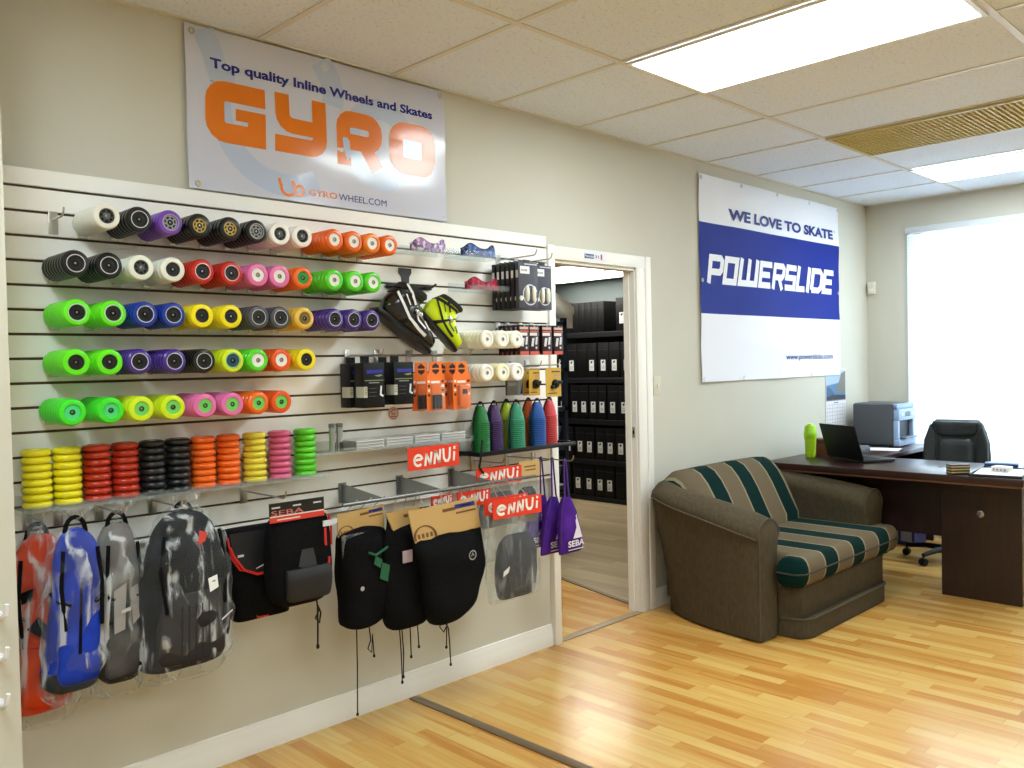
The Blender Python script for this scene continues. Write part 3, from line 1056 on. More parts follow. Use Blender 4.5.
# O
x0, x1 = 2.234 + h, 2.480 - h
b.stroke([(x0 + 0.1, z1)] + crn(x0 + q, z1 - q, q, 90, 180) + crn(x0 + q, z0 + q, q, 180, 270) + crn(x1 - q, z0 + q, q, 270, 360) + crn(x1 - q, z1 - q, q, 0, 90) + [(x0 + 0.1, z1)], S, f)
b.text('GYRO', 1.834, 1.966, 2.109, 2.134, f, 0, 0.02)
b.stroke([(1.706, 2.160), (1.712, 2.135)] + arc(1.744, 2.128, 0.030, 170, 330, 10) + arc(1.744, 2.128, 0.030, -30, 60, 5), 0.012, f)
b.stroke(arc(1.793, 2.122, 0.018, 0, 360, 16), 0.011, f)
b.build('orange_lettering', ORG_, t)
b = MB()
b.text('Top quality Inline Wheels and Skates', 1.443, 2.466, 2.508, 2.556, f, 0, 0.035)
b.text('WHEEL.COM', 1.973, 2.211, 2.108, 2.134, f, 0, 0.0)
b.build('navy_lettering', NAVY, t)
b = MB()
grommets(b, [(1.376, 2.632), (1.385, 2.096), (2.517, 2.636), (2.520, 2.104)], -0.0165, 0)
b.build('grommets', C((196, 184, 150), 0.3, metal=0.8), t)

t = thing('fabric_banner', 'white fabric banner with a broad blue band on the wall above the sofa', 'banner', (5.57, -0.01, 1.295))
PX0, PX1, PZ0, PZ1 = 4.598, 6.548, 1.296, 2.590
def py(x, z):
    w = 0.004 * math.sin(x * 6 + z * 2) + 0.0035 * math.sin((x - z) * 8.5) + 0.002 * math.sin(z * 21 + x * 3)
    return -0.0135 + w * 0.8
pfr = lambda d: (lambda x, z: (x, py(x, z) - d, z))
b = MB()
for (za, zb, nv, mi) in ((PZ0, 1.724, 14, 0), (1.724, 2.294, 18, 1), (2.294, PZ1, 10, 0)):
    b.grid(lambda u, v: (PX0 + (PX1 - PX0) * u, py(PX0 + (PX1 - PX0) * u, za + (zb - za) * v), za + (zb - za) * v), 60, nv, mi)
bmesh.ops.remove_doubles(b.bm, verts=b.bm.verts, dist=1e-5)
b.build('cloth', [C((232, 234, 242), 0.6), C((16, 38, 138), 0.6, spec=0.2)], t)
b = MB()
f = pfr(0.003)
b.text('WE LOVE TO SKATE', 4.940, 6.440, 2.335, 2.408, f, 0, 0.045)
b.stroke(arc(6.470, 2.398, 0.008, 0, 360, 10), 0.003, f)
b.text('www.powerslide.com', 5.668, 6.410, 1.412, 1.464, f, 0, 0.012)
b.build('blue_lettering', C((36, 52, 132), 0.6), t)
b = MB()
# squared, slanted block capitals
LZ0, LZ1, ST = 1.914, 2.100, 0.042
def L_(x, w, strokes):
    for s in strokes:
        pts = [(x + w * p[0] + 0.24 * ((LZ1 - LZ0) * p[1]), LZ0 + (LZ1 - LZ0) * p[1]) for p in s]
        b.stroke(pts, ST, f)
a0, a1 = 0.115, 0.885
GL = {
 'P': [[(0.12, 0), (0.12, a1), (0.80, a1), (0.92, 0.80), (0.92, 0.50), (0.80, 0.40), (0.12, 0.40)]],
 'O': [[(0.5, a1), (0.12, a1), (0.12, a0), (0.90, a0), (0.90, a1), (0.5, a1)]],
 'W': [[(0.10, 1), (0.10, a0), (0.92, a0), (0.92, 1)], [(0.51, 1), (0.51, a0)]],
 'E': [[(0.95, a1), (0.12, a1), (0.12, a0), (0.95, a0)], [(0.12, 0.5), (0.85, 0.5)]],
 'R': [[(0.12, 0), (0.12, a1), (0.80, a1), (0.92, 0.80), (0.92, 0.56), (0.80, 0.46), (0.12, 0.46)], [(0.55, 0.46), (0.92, 0)]],
 'S': [[(0.95, a1), (0.15, a1), (0.15, 0.5), (0.90, 0.5), (0.90, a0), (0.08, a0)]],
 'L': [[(0.14, 1), (0.14, a0), (0.95, a0)]],
 'I': [[(0.5, 0), (0.5, 1)]],
 'D': [[(0.12, a0), (0.12, a1), (0.74, a1), (0.92, 0.74), (0.92, 0.26), (0.74, a0), (0.12, a0)]],
}
wd = {'I': 0.050, 'W': 0.265, 'L': 0.150}
xx = 4.664
tot = sum(wd.get(c, 0.185) for c in 'POWERSLIDE') + 9 * 0.016
k = (6.455 - 0.048 - 4.664) / tot
for c in 'POWERSLIDE':
    L_(xx, wd.get(c, 0.185) * k, GL[c])
    xx += (wd.get(c, 0.185) + 0.016) * k
b.build('white_lettering', C((236, 238, 246), 0.6), t)
b = MB()
grommets(b, [(4.62, 2.566), (5.10, 2.572), (5.58, 2.574), (6.06, 2.574), (6.53, 2.572), (4.62, 1.316), (5.10, 1.312), (5.58, 1.312), (6.06, 1.312), (4.618, 1.93), (6.53, 1.93)], -0.0165, 0)
b.build('grommets', M['metal'], t)

# calendar on the wall
t = thing('wall_calendar', 'hanging wall calendar with a seaside picture beside the printer', 'calendar', (6.49, -0.004, 0.86))
b = MB()
b.box(6.315, 6.662, -0.006, -0.001, 0.865, 1.345)
b.build('backing', C((224, 224, 228), 0.6), t)
b = MB()
def cal(u, v):
    return (6.322 + 0.333 * u, -0.0068, 1.105 + 0.225 * v)
b.box(6.322, 6.655, -0.0066, -0.006, 1.215, 1.332, 0)
b.flat([(0, 0), (1, 0), (1, 0.62), (0, 0.50)], cal, 1)
b.flat([(0, 0.08), (0.55, 0.06), (0.2, 0.42), (0, 0.46)], lambda u, v: (cal(u, v)[0], -0.0072, cal(u, v)[2]), 2)
b.flat([(0.45, 0.3), (1, 0.2), (1, 0.98), (0.78, 0.9), (0.6, 0.5)], lambda u, v: (cal(u, v)[0], -0.0074, cal(u, v)[2]), 3)
b.flat([(0, 0), (1, 0), (1, 0.14), (0.3, 0.18), (0, 0.1)], lambda u, v: (cal(u, v)[0], -0.0076, cal(u, v)[2]), 4)
b.build('picture', [C((168, 190, 214), 0.5), C((84, 126, 168), 0.5), C((56, 92, 132), 0.5), C((120, 118, 112), 0.5), C((44, 50, 62), 0.5)], t)
b = MB()
for i in range(7):
    zz = 0.90 + 0.028 * i
    b.box(6.335, 6.645, -0.0066, -0.006, zz, zz + 0.0018)
for i in range(8):
    xq = 6.335 + 0.0443 * i
    b.box(xq - 0.0008, xq + 0.0008, -0.0066, -0.006, 0.90, 1.068)
b.box(6.45, 6.53, -0.0066, -0.006, 1.078, 1.086)
b.box(6.32, 6.658, -0.0068, -0.006, 1.098, 1.104)
b.build('date_grid', C((120, 124, 150), 0.6), t)

# ------------------------------------------------------------------ skates on their holder
t = thing('boot_holder', 'grey T-shaped bracket holding the two skate boots', 'bracket', (2.30, SY, 1.772))
b = MB()
pl = [(2.258, 1.853), (2.326, 1.853), (2.326, 1.832), (2.312, 1.815), (2.312, 1.772), (2.275, 1.772), (2.275, 1.815), (2.258, 1.832)]
b.prism(pl, SY - 0.005, SY - 0.0005, 'XZ', bev=0.001, seg=1)
b.build('plate', M['dkgrey'], t)
b = MB()
b.box(2.185, 2.432, SY - 0.012, SY - 0.005, 1.764, 1.780, bev=0.002)
for xq in (2.225, 2.395):
    b.tube([(xq, SY - 0.008, 1.772), (xq, SY - 0.06, 1.772), (xq, SY - 0.085, 1.782)], 0.005, 8)
b.build('bar', M['black'], t)

def skate_boot(name, label, colors, M4, group):
    """A skate boot. Local frame: u along the foot (heel 0 to toe 0.30), w across, v up from the sole."""
    main, accent, strapc, solec, linerc = colors
    o = M4 @ Vector((0.12, 0, 0.06))
    t = thing(name, label, 'skate boot', o, group)
    path = [  # centre u, centre v, half length along the normal, half width, tilt of the ring (deg from vertical)
        (0.302, 0.026, 0.016, 0.022, 8), (0.290, 0.029, 0.027, 0.036, 8), (0.262, 0.034, 0.033, 0.045, 8), (0.225, 0.040, 0.040, 0.048, 12),
        (0.190, 0.048, 0.050, 0.046, 14), (0.160, 0.056, 0.062, 0.044, 26), (0.132, 0.062, 0.082, 0.042, 40), (0.104, 0.069, 0.100, 0.040, 52), (0.092, 0.092, 0.088, 0.039, 65),
        (0.094, 0.116, 0.076, 0.040, 74), (0.102, 0.140, 0.070, 0.043, 79), (0.110, 0.156, 0.069, 0.044, 81)]
    rings = []
    for (u, v, a, w, tl) in path:
        tl = R(tl)
        n = Vector((math.sin(tl), 0, math.cos(tl)))       # ring's long axis
        ring = []
        for k in range(20):
            th = 2 * math.pi * k / 20
            s_, c_ = math.sin(th), math.cos(th)
            e = 0.85
            p = Vector((u, 0, v)) + n * a * math.copysign(abs(c_) ** e, c_) + Vector((0, 1, 0)) * w * math.copysign(abs(s_) ** e, s_)
            p.z = max(p.z, 0.001)
            ring.append(p)
        rings.append(ring)
    b = MB()
    b.loft(rings[:-1], 0, caps=True, M4=M4)
    b.build('shell', main, t, smooth=60)
    b = MB()
    def sc(r, k):
        c = sum(r, Vector()) / len(r)
        return [c + (p - c) * k for p in r]
    off = Vector((0, 0, 0.012))
    b.loft([sc(rings[-2], 1.04), sc(rings[-1], 1.06), sc([p + off for p in rings[-1]], 1.0), sc([p + off for p in rings[-1]], 0.74), sc([p - off for p in rings[-2]], 0.66)], 0, caps=True, M4=M4)
    b.build('liner_cuff', linerc, t, smooth=60)
    b = MB()
    sole = [(-0.004, -0.03), (0.05, -0.038), (0.12, -0.034), (0.20, -0.045), (0.27, -0.044), (0.306, -0.022), (0.306, 0.022), (0.27, 0.044), (0.20, 0.045), (0.12, 0.034), (0.05, 0.038), (-0.004, 0.03)]
    b.prism(sole, -0.012, 0.006, 'XY', bev=0.004, M4=M4)
    b.build('sole_plate', solec, t)
    # straps with buckles
    def band(i0, f0, wd, m, nm, scl=1.05, buckle=True):
        b = MB()
        r0 = rings[i0]
        r1 = rings[i0 + 1]
        A = [r0[k].lerp(r1[k], f0) for k in range(20)]
        B = [r0[k].lerp(r1[k], min(1.4, f0 + wd)) for k in range(20)]
        b.loft([sc(A, 1.0), sc(A, scl), sc(B, scl), sc(B, 1.0)], 0, caps=False, M4=M4)
        s = b.build(nm, m, t)
        if buckle:
            c = (sc(A, scl)[16] + sc(B, scl)[16]) / 2
            b = MB()
            b.box(c.x - 0.018, c.x + 0.014, c.y - 0.008, c.y + 0.004, c.z - 0.009, c.z + 0.009, bev=0.003, M4=M4)
            b.build('buckle', M['chrome'], s)
    band(5, 0.3, 0.5, strapc, 'instep_strap')
    band(9, 0.1, 0.7, strapc, 'cuff_strap', buckle=False)
    # flashes along the outer side
    b = MB()
    def side(u, v):
        best = min(range(len(path)), key=lambda i: (path[i][0] - u) ** 2 + (path[i][1] - v) ** 2)
        w = path[best][3]
        dv = (v - path[best][1]) / max(0.02, path[best][2])
        return M4 @ Vector((u, -(w * math.sqrt(max(0.12, 1 - min(0.9, dv * dv) * 0.8)) + 0.0035), v))
    for pts, wdt in (([(0.03, 0.10), (0.08, 0.075), (0.13, 0.045), (0.19, 0.03), (0.23, 0.025)], 0.012), ([(0.05, 0.15), (0.09, 0.135), (0.13, 0.105)], 0.010), ([(0.14, 0.09), (0.17, 0.06), (0.215, 0.05)], 0.008), ([(0.20, 0.075), (0.235, 0.055)], 0.007), ([(0.07, 0.115), (0.11, 0.09)], 0.006)):
        b.stroke(pts, wdt, lambda u, v: side(u, v))
    b.build('side_flashes', accent, t)
    return t

def boot_matrix(heel, ang, yaw=0.0, s=1.0):
    return Matrix.Translation(heel) @ Matrix.Rotation(R(yaw), 4, 'Z') @ Matrix.Rotation(R(-ang), 4, 'Y').inverted() @ Matrix.Scale(s, 4)
skate_boot('skate_boot', 'black and white skate boot hanging toe down beside the purple wheels', (C((13, 13, 16), 0.18, coat=0.5), C((228, 228, 230), 0.3), M['black'], C((13, 13, 15), 0.35, spec=0.3), C((20, 20, 22), 0.8)),
           boot_matrix((2.070, -0.105, 1.668), 33, 0, 1.06), 'skate boots on the holder')
skate_boot('skate_boot', 'fluorescent yellow and black skate boot hanging toe down on the holder', (C((206, 232, 20), 0.2, coat=0.5), C((18, 18, 20), 0.3), C((20, 20, 22), 0.4), C((12, 12, 14), 0.35, spec=0.3), C((26, 26, 30), 0.8)),
           boot_matrix((2.302, -0.090, 1.678), 47, -18, 0.82), 'skate boots on the holder')

# ------------------------------------------------------------------ patterned bands on small clear shelves
def pattern(name, c1, c2, c3):
    m = mat(name, c1, 0.6)
    t_, N, L, b_ = nodes(m)
    tc = N.new('ShaderNodeTexCoord')
    v = N.new('ShaderNodeTexVoronoi')
    v.inputs['Scale'].default_value = 75
    cr = N.new('ShaderNodeValToRGB')
    cr.color_ramp.interpolation = 'CONSTANT'
    e = cr.color_ramp.elements
    e.new(0.5)
    for i, (p, c) in enumerate(((0, c1), (0.4, c2), (0.72, c3))):
        e[i].position = p
        e[i].color = hexc(c)
    sp = N.new('ShaderNodeSeparateColor')
    L.new(tc.outputs['Object'], v.inputs['Vector'])
    L.new(v.outputs['Color'], sp.inputs[0])
    L.new(sp.outputs[0], cr.inputs[0])
    L.new(cr.outputs[0], b_.inputs['Base Color'])
    return m
def patterned_band(x0, x1, z, m, label, y=-0.105, edge=None):
    """Wraparound band with two rounded humps, standing on its long edge."""
    n = 40
    cx, hw = (x0 + x1) / 2, (x1 - x0) / 2
    t = thing('patterned_band', label, 'headband', (cx, y, z), 'patterned bands on clear shelves')
    b = MB()
    rings = []
    for i in range(n + 1):
        s = -1 + 2 * i / n
        a = s * R(74)
        x = cx + hw * math.sin(a) / math.sin(R(74))
        yy = y - 0.05 * (math.cos(a) - math.cos(R(74)))
        hgt = 0.030 + 0.024 * math.exp(-((abs(s) - 0.52) / 0.26) ** 2)
        nx, ny = math.sin(a), -math.cos(a)
        th = 0.0045
        rings.append([(x + nx * th, yy + ny * th, z), (x + nx * th * 1.6, yy + ny * th * 1.6, z + hgt * 0.5), (x + nx * th, yy + ny * th, z + hgt), (x - nx * th, yy - ny * th, z + hgt), (x - nx * th, yy - ny * th, z)])
    b.loft(rings)
    b.build('band', m, t, smooth=50)
    b = MB()
    b.tube([(r[2][0], r[2][1] + 0.002, r[2][2]) for r in rings], 0.0035, 6)
    b.build('top_edge', edge or m, t)
clear_shelf(2.235, 2.475, 1.916, 0.15, 'small clear shelf under the purple patterned band')
patterned_band(2.262, 2.445, 1.9165, pattern('purple_floral', (170, 130, 190), (226, 214, 232), (104, 80, 128)), 'purple and white patterned band on the upper clear shelf')
clear_shelf(2.515, 2.765, 1.916, 0.15, 'small clear shelf under the blue patterned band')
patterned_band(2.545, 2.742, 1.9165, pattern('blue_bandana', (54, 82, 156), (92, 122, 188), (30, 36, 62)), 'blue patterned band on the upper clear shelf', edge=C((44, 46, 52), 0.6))
clear_shelf(2.535, 2.775, 1.768, 0.15, 'small clear shelf under the dark red patterned band')
patterned_band(2.565, 2.755, 1.7685, pattern('red_bandana', (158, 22, 56), (190, 50, 84), (98, 12, 36)), 'dark red patterned band on the clear shelf beside the black packets')

# ------------------------------------------------------------------ packets on pegs, upper right
def card_print(b, bars, y, fr0=None):
    for (x0, x1, z0, z1, mi) in bars:
        b.box(x0, x1, y - 0.0006, y, z0, z1, mi)

CHAR = C((66, 67, 78), 0.45)
def graphic_pack(name, label, x, y, z, w, h, group, front=True):
    """Charcoal blister packet with a white price label, a ring graphic and two white capsules."""
    t = thing(name, label, 'packet', (x, y, z - h), group)
    b = MB()
    b.box(x - w / 2, x + w / 2, y, y + 0.022, z - h, z, bev=0.002)
    b.box(x - 0.022, x + 0.022, y + 0.008, y + 0.012, z, z + 0.012, bev=0.001)
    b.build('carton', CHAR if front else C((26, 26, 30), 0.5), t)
    b = MB()
    b.box(x - w * 0.42, x + w * 0.06, y - 0.0008, y, z - h * 0.25, z - h * 0.09)
    b.box(x - w / 2 - 0.0008, x - w / 2, y + 0.004, y + 0.018, z - h * 0.34, z - h * 0.18)
    b.build('price_label', C((226, 226, 226), 0.5), t)
    b = MB()
    for i in range(5):
        b.box(x - w * 0.36 + i * 0.008, x - w * 0.36 + i * 0.008 + 0.004, y - 0.0012, y - 0.0008, z - h * 0.20, z - h * 0.15)
    b.build('barcode', C((90, 90, 96), 0.5), t)
    if front:
        b = MB()
        b.box(x - w * 0.2, x + w * 0.45, y - 0.0008, y, z - h * 0.055, z - h * 0.03)
        b.stroke(arc(x + w * 0.08, z - h * 0.70, w * 0.36, 20, 340, 28), 0.006, frY(y - 0.0009))
        b.build('print', C((196, 198, 214), 0.4), t)
    b = MB()
    for dx in (-0.10, 0.24):
        xc = x + w * dx
        prof = [(0.0, -0.036), (0.006, -0.034), (0.0105, -0.024), (0.0115, 0.0), (0.0105, 0.024), (0.006, 0.034), (0.0, 0.036)]
        b.lathe(prof, (xc, y - 0.004, z - h * 0.68), (0, 0, 1), 14)
    b.lathe([(0.0, 0.005), (0.010, 0.004), (0.012, 0.0)], (x - w * 0.38, y, z - h * 0.78), (0, -1, 0), 14)
    b.build('white_capsules', C((226, 224, 208), 0.4), t)
    return t
make_hook(0.235, 'metal hook carrying the left stack of charcoal packets', 2.850, 1.926)
make_hook(0.215, 'metal hook carrying the right stack of charcoal packets', 2.975, 1.920)
for i, y in enumerate((-0.222, -0.192, -0.162, -0.132, -0.102, -0.072)):
    graphic_pack('blister_packet', 'charcoal packet with white capsules, %s from the front of the left stack' % ORD[i], 2.848 - 0.001 * i, y, 1.897, 0.126, 0.212, 'charcoal packets on the upper pegs', i == 0)
for i, y in enumerate((-0.200, -0.168, -0.136)):
    graphic_pack('blister_packet', 'charcoal packet with white capsules, %s from the front of the right stack' % ORD[i], 2.972, y, 1.893, 0.112, 0.208, 'charcoal packets on the upper pegs', i == 0)

MAROON = C((40, 18, 20), 0.4)
def slim_pack(label, x, y, z, w, h, front):
    t = thing('slim_packet', label, 'packet', (x, y, z - h), 'slim black and red packets')
    b = MB()
    b.box(x - w / 2, x + w / 2, y, y + 0.018, z - h, z, bev=0.0015)
    b.build('carton', MAROON, t)
    b = MB()
    b.box(x - w * 0.44, x + w * 0.44, y - 0.0008, y, z - h, z - h + 0.016, 0)
    b.box(x - w * 0.44, x + w * 0.44, y - 0.0008, y, z - h * 0.24, z - h * 0.19, 0)
    b.box(x - w * 0.46, x + w * 0.40, y - 0.0008, y, z - h * 0.15, z - h * 0.07, 1)
    b.box(x - w * 0.46, x + w * 0.30, y - 0.0008, y, z - h * 0.36, z - h * 0.26, 2)
    b.build('print', [C((196, 84, 70), 0.4), C((196, 168, 156), 0.4), C((214, 208, 206), 0.4)], t)
    if front:
        b = MB()
        b.flat([(x - w * 0.34, z - h * 0.72), (x - w * 0.10, z - h * 0.72), (x + w * 0.02, z - h * 0.44), (x - w * 0.22, z - h * 0.44)], frY(y - 0.0009))
        b.flat([(x + w * 0.08, z - h * 0.66), (x + w * 0.28, z - h * 0.66), (x + w * 0.36, z - h * 0.40), (x + w * 0.16, z - h * 0.40)], frY(y - 0.0009))
        b.lathe([(0.0, 0.003), (0.005, 0.002), (0.006, 0.0)], (x + w * 0.2, y, z - h * 0.77), (0, -1, 0), 12)
        b.build('emblem', C((206, 206, 210), 0.35), t)
for c, (x, lw) in enumerate(((2.836, 3), (2.902, 3), (2.990, 2), (3.070, 2))):
    make_hook(0.185, 'metal hook of the %s column of slim black packets' % ORD[c], x, 1.606, False)
    for i in range(lw + 2 if c == 0 else lw):
        slim_pack('slim black and red packet, %s from the front, %s column' % (ORD[i], ORD[c]), x, -0.200 + 0.030 * i, 1.612, 0.064 if c < 2 else 0.068, 0.138, i == 0)

OCH = C((196, 158, 62), 0.5)
def ochre_pack(label, x, y, z, w, h):
    t = thing('ochre_packet', label, 'packet', (x, y, z - h), 'ochre carded packets')
    b = MB()
    b.box(x - w / 2, x + w / 2, y, y + 0.003, z - h, z, bev=0.001, seg=1)
    b.build('card', OCH, t)
    b = MB()
    b.box(x - w * 0.12, x + w * 0.42, y - 0.0008, y, z - h * 0.16, z - h * 0.11, 0)
    b.box(x + w * 0.05, x + w * 0.42, y - 0.0008, y, z - h * 0.30, z - h * 0.22, 1)
    b.box(x - w * 0.40, x + w * 0.20, y - 0.0008, y, z - h * 0.90, z - h * 0.86, 0)
    b.build('print', [C((92, 66, 24), 0.5), C((176, 140, 120), 0.5)], t)
    b = MB()
    b.lathe([(0.0, 0.020), (0.010, 0.020), (0.012, 0.015), (0.019, 0.013), (0.022, 0.006), (0.022, 0.0)], (x + w * 0.08, y, z - h * 0.56), (0, -1, 0), 18)
    b.box(x + w * 0.08, x + w * 0.46, y - 0.014, y, z - h * 0.56, z - h * 0.44, bev=0.003)
    b.box(x - w * 0.22, x + w * 0.0, y - 0.014, y, z - h * 0.72, z - h * 0.60, bev=0.003)
    b.build('black_fitting', M['black'], t)
make_hook(0.20, 'metal hook carrying the front ochre packet', 3.030, 1.424)
make_hook(0.18, 'metal hook carrying the left ochre packets', 2.925, 1.420)
ochre_pack('ochre carded packet with a black fitting, nearest the doorway', 3.034, -0.196, 1.411, 0.108, 0.138)
ochre_pack('ochre carded packet with a black fitting, left of the front one', 2.930, -0.170, 1.405, 0.074, 0.122)
ochre_pack('ochre carded packet directly behind the left ochre packet', 2.930, -0.130, 1.405, 0.074, 0.122)

t = thing('grey_packet', 'small grey packet under the cream white wheels', 'packet', (2.852, -0.10, 1.286))
b = MB()
b.box(2.818, 2.888, -0.10, -0.086, 1.286, 1.356, bev=0.002)
b.box(2.845, 2.861, -0.095, -0.092, 1.356, 1.40)
b.build('carton', C((92, 90, 80), 0.5), t)
b = MB()
b.box(2.826, 2.880, -0.1008, -0.10, 1.33, 1.345)
b.build('print', C((126, 124, 112), 0.5), t)
t = thing('blue_packet', 'small blue and white packet left of the ochre packets', 'packet', (2.925, -0.10, 1.284))
b = MB()
b.box(2.896, 2.958, -0.10, -0.085, 1.284, 1.364, bev=0.002)
b.box(2.920, 2.934, -0.094, -0.091, 1.364, 1.40)
b.build('carton', C((206, 214, 228), 0.4), t)
b = MB()
b.flat([(2.902, 1.290), (2.935, 1.290), (2.955, 1.36), (2.922, 1.36)], frY(-0.1009), 0)
b.build('print', C((58, 104, 206), 0.4), t)
make_hook(0.10, 'short hook carrying the grey packet', 2.852, 1.398, False)
make_hook(0.10, 'short hook carrying the small blue packet', 2.926, 1.398, False)

# ------------------------------------------------------------------ black boxes with hang tabs
def tab_box(label, x, y, z, w, h, d):
    t = thing('hanging_box', label, 'box', (x + w / 2, y, z - h), 'black boxes hung left of the orange packets')
    b = MB()
    b.box(x, x + w, y, y + d, z - h, z, bev=0.0015)
    b.box(x + w * 0.28, x + w * 0.72, y + d - 0.004, y + d - 0.002, z, z + 0.026, bev=0.0008, seg=1)
    b.build('carton', C((13, 13, 17), 0.45, spec=0.3), t)
    b = MB()
    b.box(x - 0.0008, x + w * 0.16, y - 0.0008, y, z - h * 0.77, z - h * 0.53, 0)
    b.box(x - 0.0008, x, y, y + d * 0.8, z - h * 0.77, z - h * 0.53, 0)
    for q in range(4):
        b.box(x + 0.003, x + w * 0.14, y - 0.0013, y - 0.0008, z - h * (0.58 + 0.04 * q), z - h * (0.565 + 0.04 * q), 1)
    b.build('price_label', [C((186, 186, 172), 0.5), C((96, 96, 92), 0.5)], t)
    b = MB()
    b.box(x + w * 0.16, x + w * 0.92, y - 0.0008, y, z - h * 0.24, z - h * 0.16, 0)
    b.flat([(x + w * 0.50, z - h * 0.285), (x + w * 0.70, z - h * 0.315), (x + w * 0.92, z - h * 0.29), (x + w * 0.82, z - h * 0.26), (x + w * 0.72, z - h * 0.27)], frY(y - 0.0009), 1)
    b.box(x + w * 0.05, x + w * 0.94, y - 0.0008, y, z - h * 0.405, z - h * 0.385, 1)
    b.box(x + w * 0.25, x + w * 0.75, y - 0.0008, y, z - h * 0.455, z - h * 0.435, 2)
    for q in range(3):
        b.box(x + w * 0.24, x + w * 0.60, y - 0.0008, y, z - h * (0.58 + 0.085 * q), z - h * (0.565 + 0.085 * q), 3)
    b.build('print', [C((40, 44, 150), 0.4), C((132, 146, 90), 0.4), C((150, 152, 160), 0.4), C((70, 72, 84), 0.4)], t)
    b = MB()
    b.stroke([(x + w * 0.84, z - h * 0.52), (x + w * 0.80, z - h * 0.71), (x + w * 0.93, z - h * 0.75)], 0.008, frY(y - 0.0009))
    b.build('hook_emblem', C((224, 224, 232), 0.4), t)
make_hook(0.225, 'metal hook carrying the left black boxes', 1.988, 1.478)
make_hook(0.225, 'metal hook carrying the right black boxes', 2.132, 1.478)
tab_box('black box with blue print, front of the left pair', 1.937, -0.205, 1.449, 0.098, 0.176, 0.064)
tab_box('black box behind the front left box', 1.926, -0.125, 1.447, 0.098, 0.174, 0.064)
tab_box('black box with blue print, front of the right pair', 2.083, -0.205, 1.450, 0.098, 0.170, 0.064)
tab_box('black box behind the front right box', 2.083, -0.125, 1.447, 0.098, 0.170, 0.064)

# ------------------------------------------------------------------ orange blister packets
def orange_pack(label, x, y, z, w, h, kind):
    t = thing('orange_packet', label, 'packet', (x, y, z - h), 'orange blister packets')
    b = MB()
    hw = w / 2
    poly = [(x - hw * 0.62, z), (x + hw * 0.62, z), (x + hw * 0.72, z - h * 0.22), (x + hw, z - h * 0.30), (x + hw, z - h * 0.98), (x - hw, z - h * 0.98), (x - hw, z - h * 0.30), (x - hw * 0.72, z - h * 0.22)]
    b.prism(poly, y, y + 0.0025, 'XZ')
    b.build('card', C((244, 120, 42), 0.45), t)
    b = MB()
    hx = [(x + 0.021 * math.sin(R(60 * q)), z - h * 0.14 + 0.024 * math.cos(R(60 * q))) for q in range(6)]
    b.flat(hx, frY(y - 0.0008), 0)
    b.box(x - 0.019, x + 0.019, y - 0.0014, y - 0.0008, z - h * 0.155, z - h * 0.125, 1)
    b.box(x - hw * 0.52, x + hw * 0.42, y - 0.0008, y, z - h * 0.43, z - h * 0.385, 2)
    for q in range(4):
        b.box(x + hw * 0.62, x + hw * 0.88, y - 0.0008, y, z - h * (0.42 + 0.09 * q), z - h * (0.37 + 0.09 * q), 2 if q % 2 else 0)
        b.box(x - hw * 0.88, x - hw * 0.66, y - 0.0008, y, z - h * (0.42 + 0.09 * q), z - h * (0.37 + 0.09 * q), 0 if q % 2 else 2)
    b.build('print', [C((48, 32, 30), 0.4), C((230, 130, 60), 0.4), C((244, 232, 222), 0.4)], t)
    b = MB()
    if kind == 'bottle':
        b.box(x - hw * 0.50, x + hw * 0.50, y - 0.018, y - 0.001, z - h * 0.92, z - h * 0.48, 0, bev=0.006)
        b.box(x - hw * 0.26, x + hw * 0.30, y - 0.0186, y - 0.018, z - h * 0.66, z - h * 0.56, 1)
    else:
        for dx in (-0.34, 0.0, 0.34):
            b.lathe([(0.0, -0.030), (0.0075, -0.029), (0.0075, 0.029), (0.0, 0.030)], (x + hw * dx, y - 0.009, z - h * 0.80), (0, 0, 1), 12, 1)
        b.box(x - hw * 0.5, x + hw * 0.5, y - 0.004, y - 0.001, z - h * 0.66, z - h * 0.48, 0)
    b.build('contents', [C((238, 112, 30), 0.3), C((34, 34, 44), 0.35)], t)
    b = MB()
    b.box(x - hw * 0.62, x + hw * 0.62, y - 0.026, y - 0.0012, z - h, z - h * 0.44, bev=0.006)
    b.build('blister', M['acrylic'], t)
make_hook(0.225, 'metal hook carrying the left orange packets', 2.300, 1.474)
make_hook(0.225, 'metal hook carrying the right orange packets', 2.446, 1.474)
orange_pack('orange blister packet with dark contents, front of the left peg', 2.298, -0.205, 1.449, 0.098, 0.208, 'tubes')
orange_pack('orange blister packet with dark contents, behind the left one', 2.294, -0.115, 1.447, 0.098, 0.208, 'tubes')
orange_pack('orange blister packet holding an orange tin, front of the right peg', 2.442, -0.205, 1.447, 0.100, 0.208, 'bottle')
orange_pack('orange blister packet second on the right peg', 2.438, -0.150, 1.446, 0.100, 0.206, 'bottle')
orange_pack('orange blister packet at the back of the right peg', 2.434, -0.085, 1.445, 0.100, 0.206, 'tubes')

# round sticker on the panel
t = thing('round_sticker', 'small round red and white sticker below the black boxes', 'sticker', (2.214, SY, 1.206))
b = MB()
b.lathe([(0.0, 0.0015), (0.028, 0.0015), (0.029, 0.0)], (2.214, SY, 1.234), (0, -1, 0), 28)
b.build('disc', C((214, 196, 184), 0.5), t)
b = MB()
f = frY(SY - 0.0022)
b.stroke(arc(2.214, 1.234, 0.023, 0, 360, 30), 0.0025, f, 0)
b.stroke(arc(2.214, 1.240, 0.010, 30, 330, 14), 0.004, f, 0)
b.box(2.200, 2.228, SY - 0.0024, SY - 0.0016, 1.219, 1.223, 0)
b.build('print', C((176, 70, 66), 0.5), t)

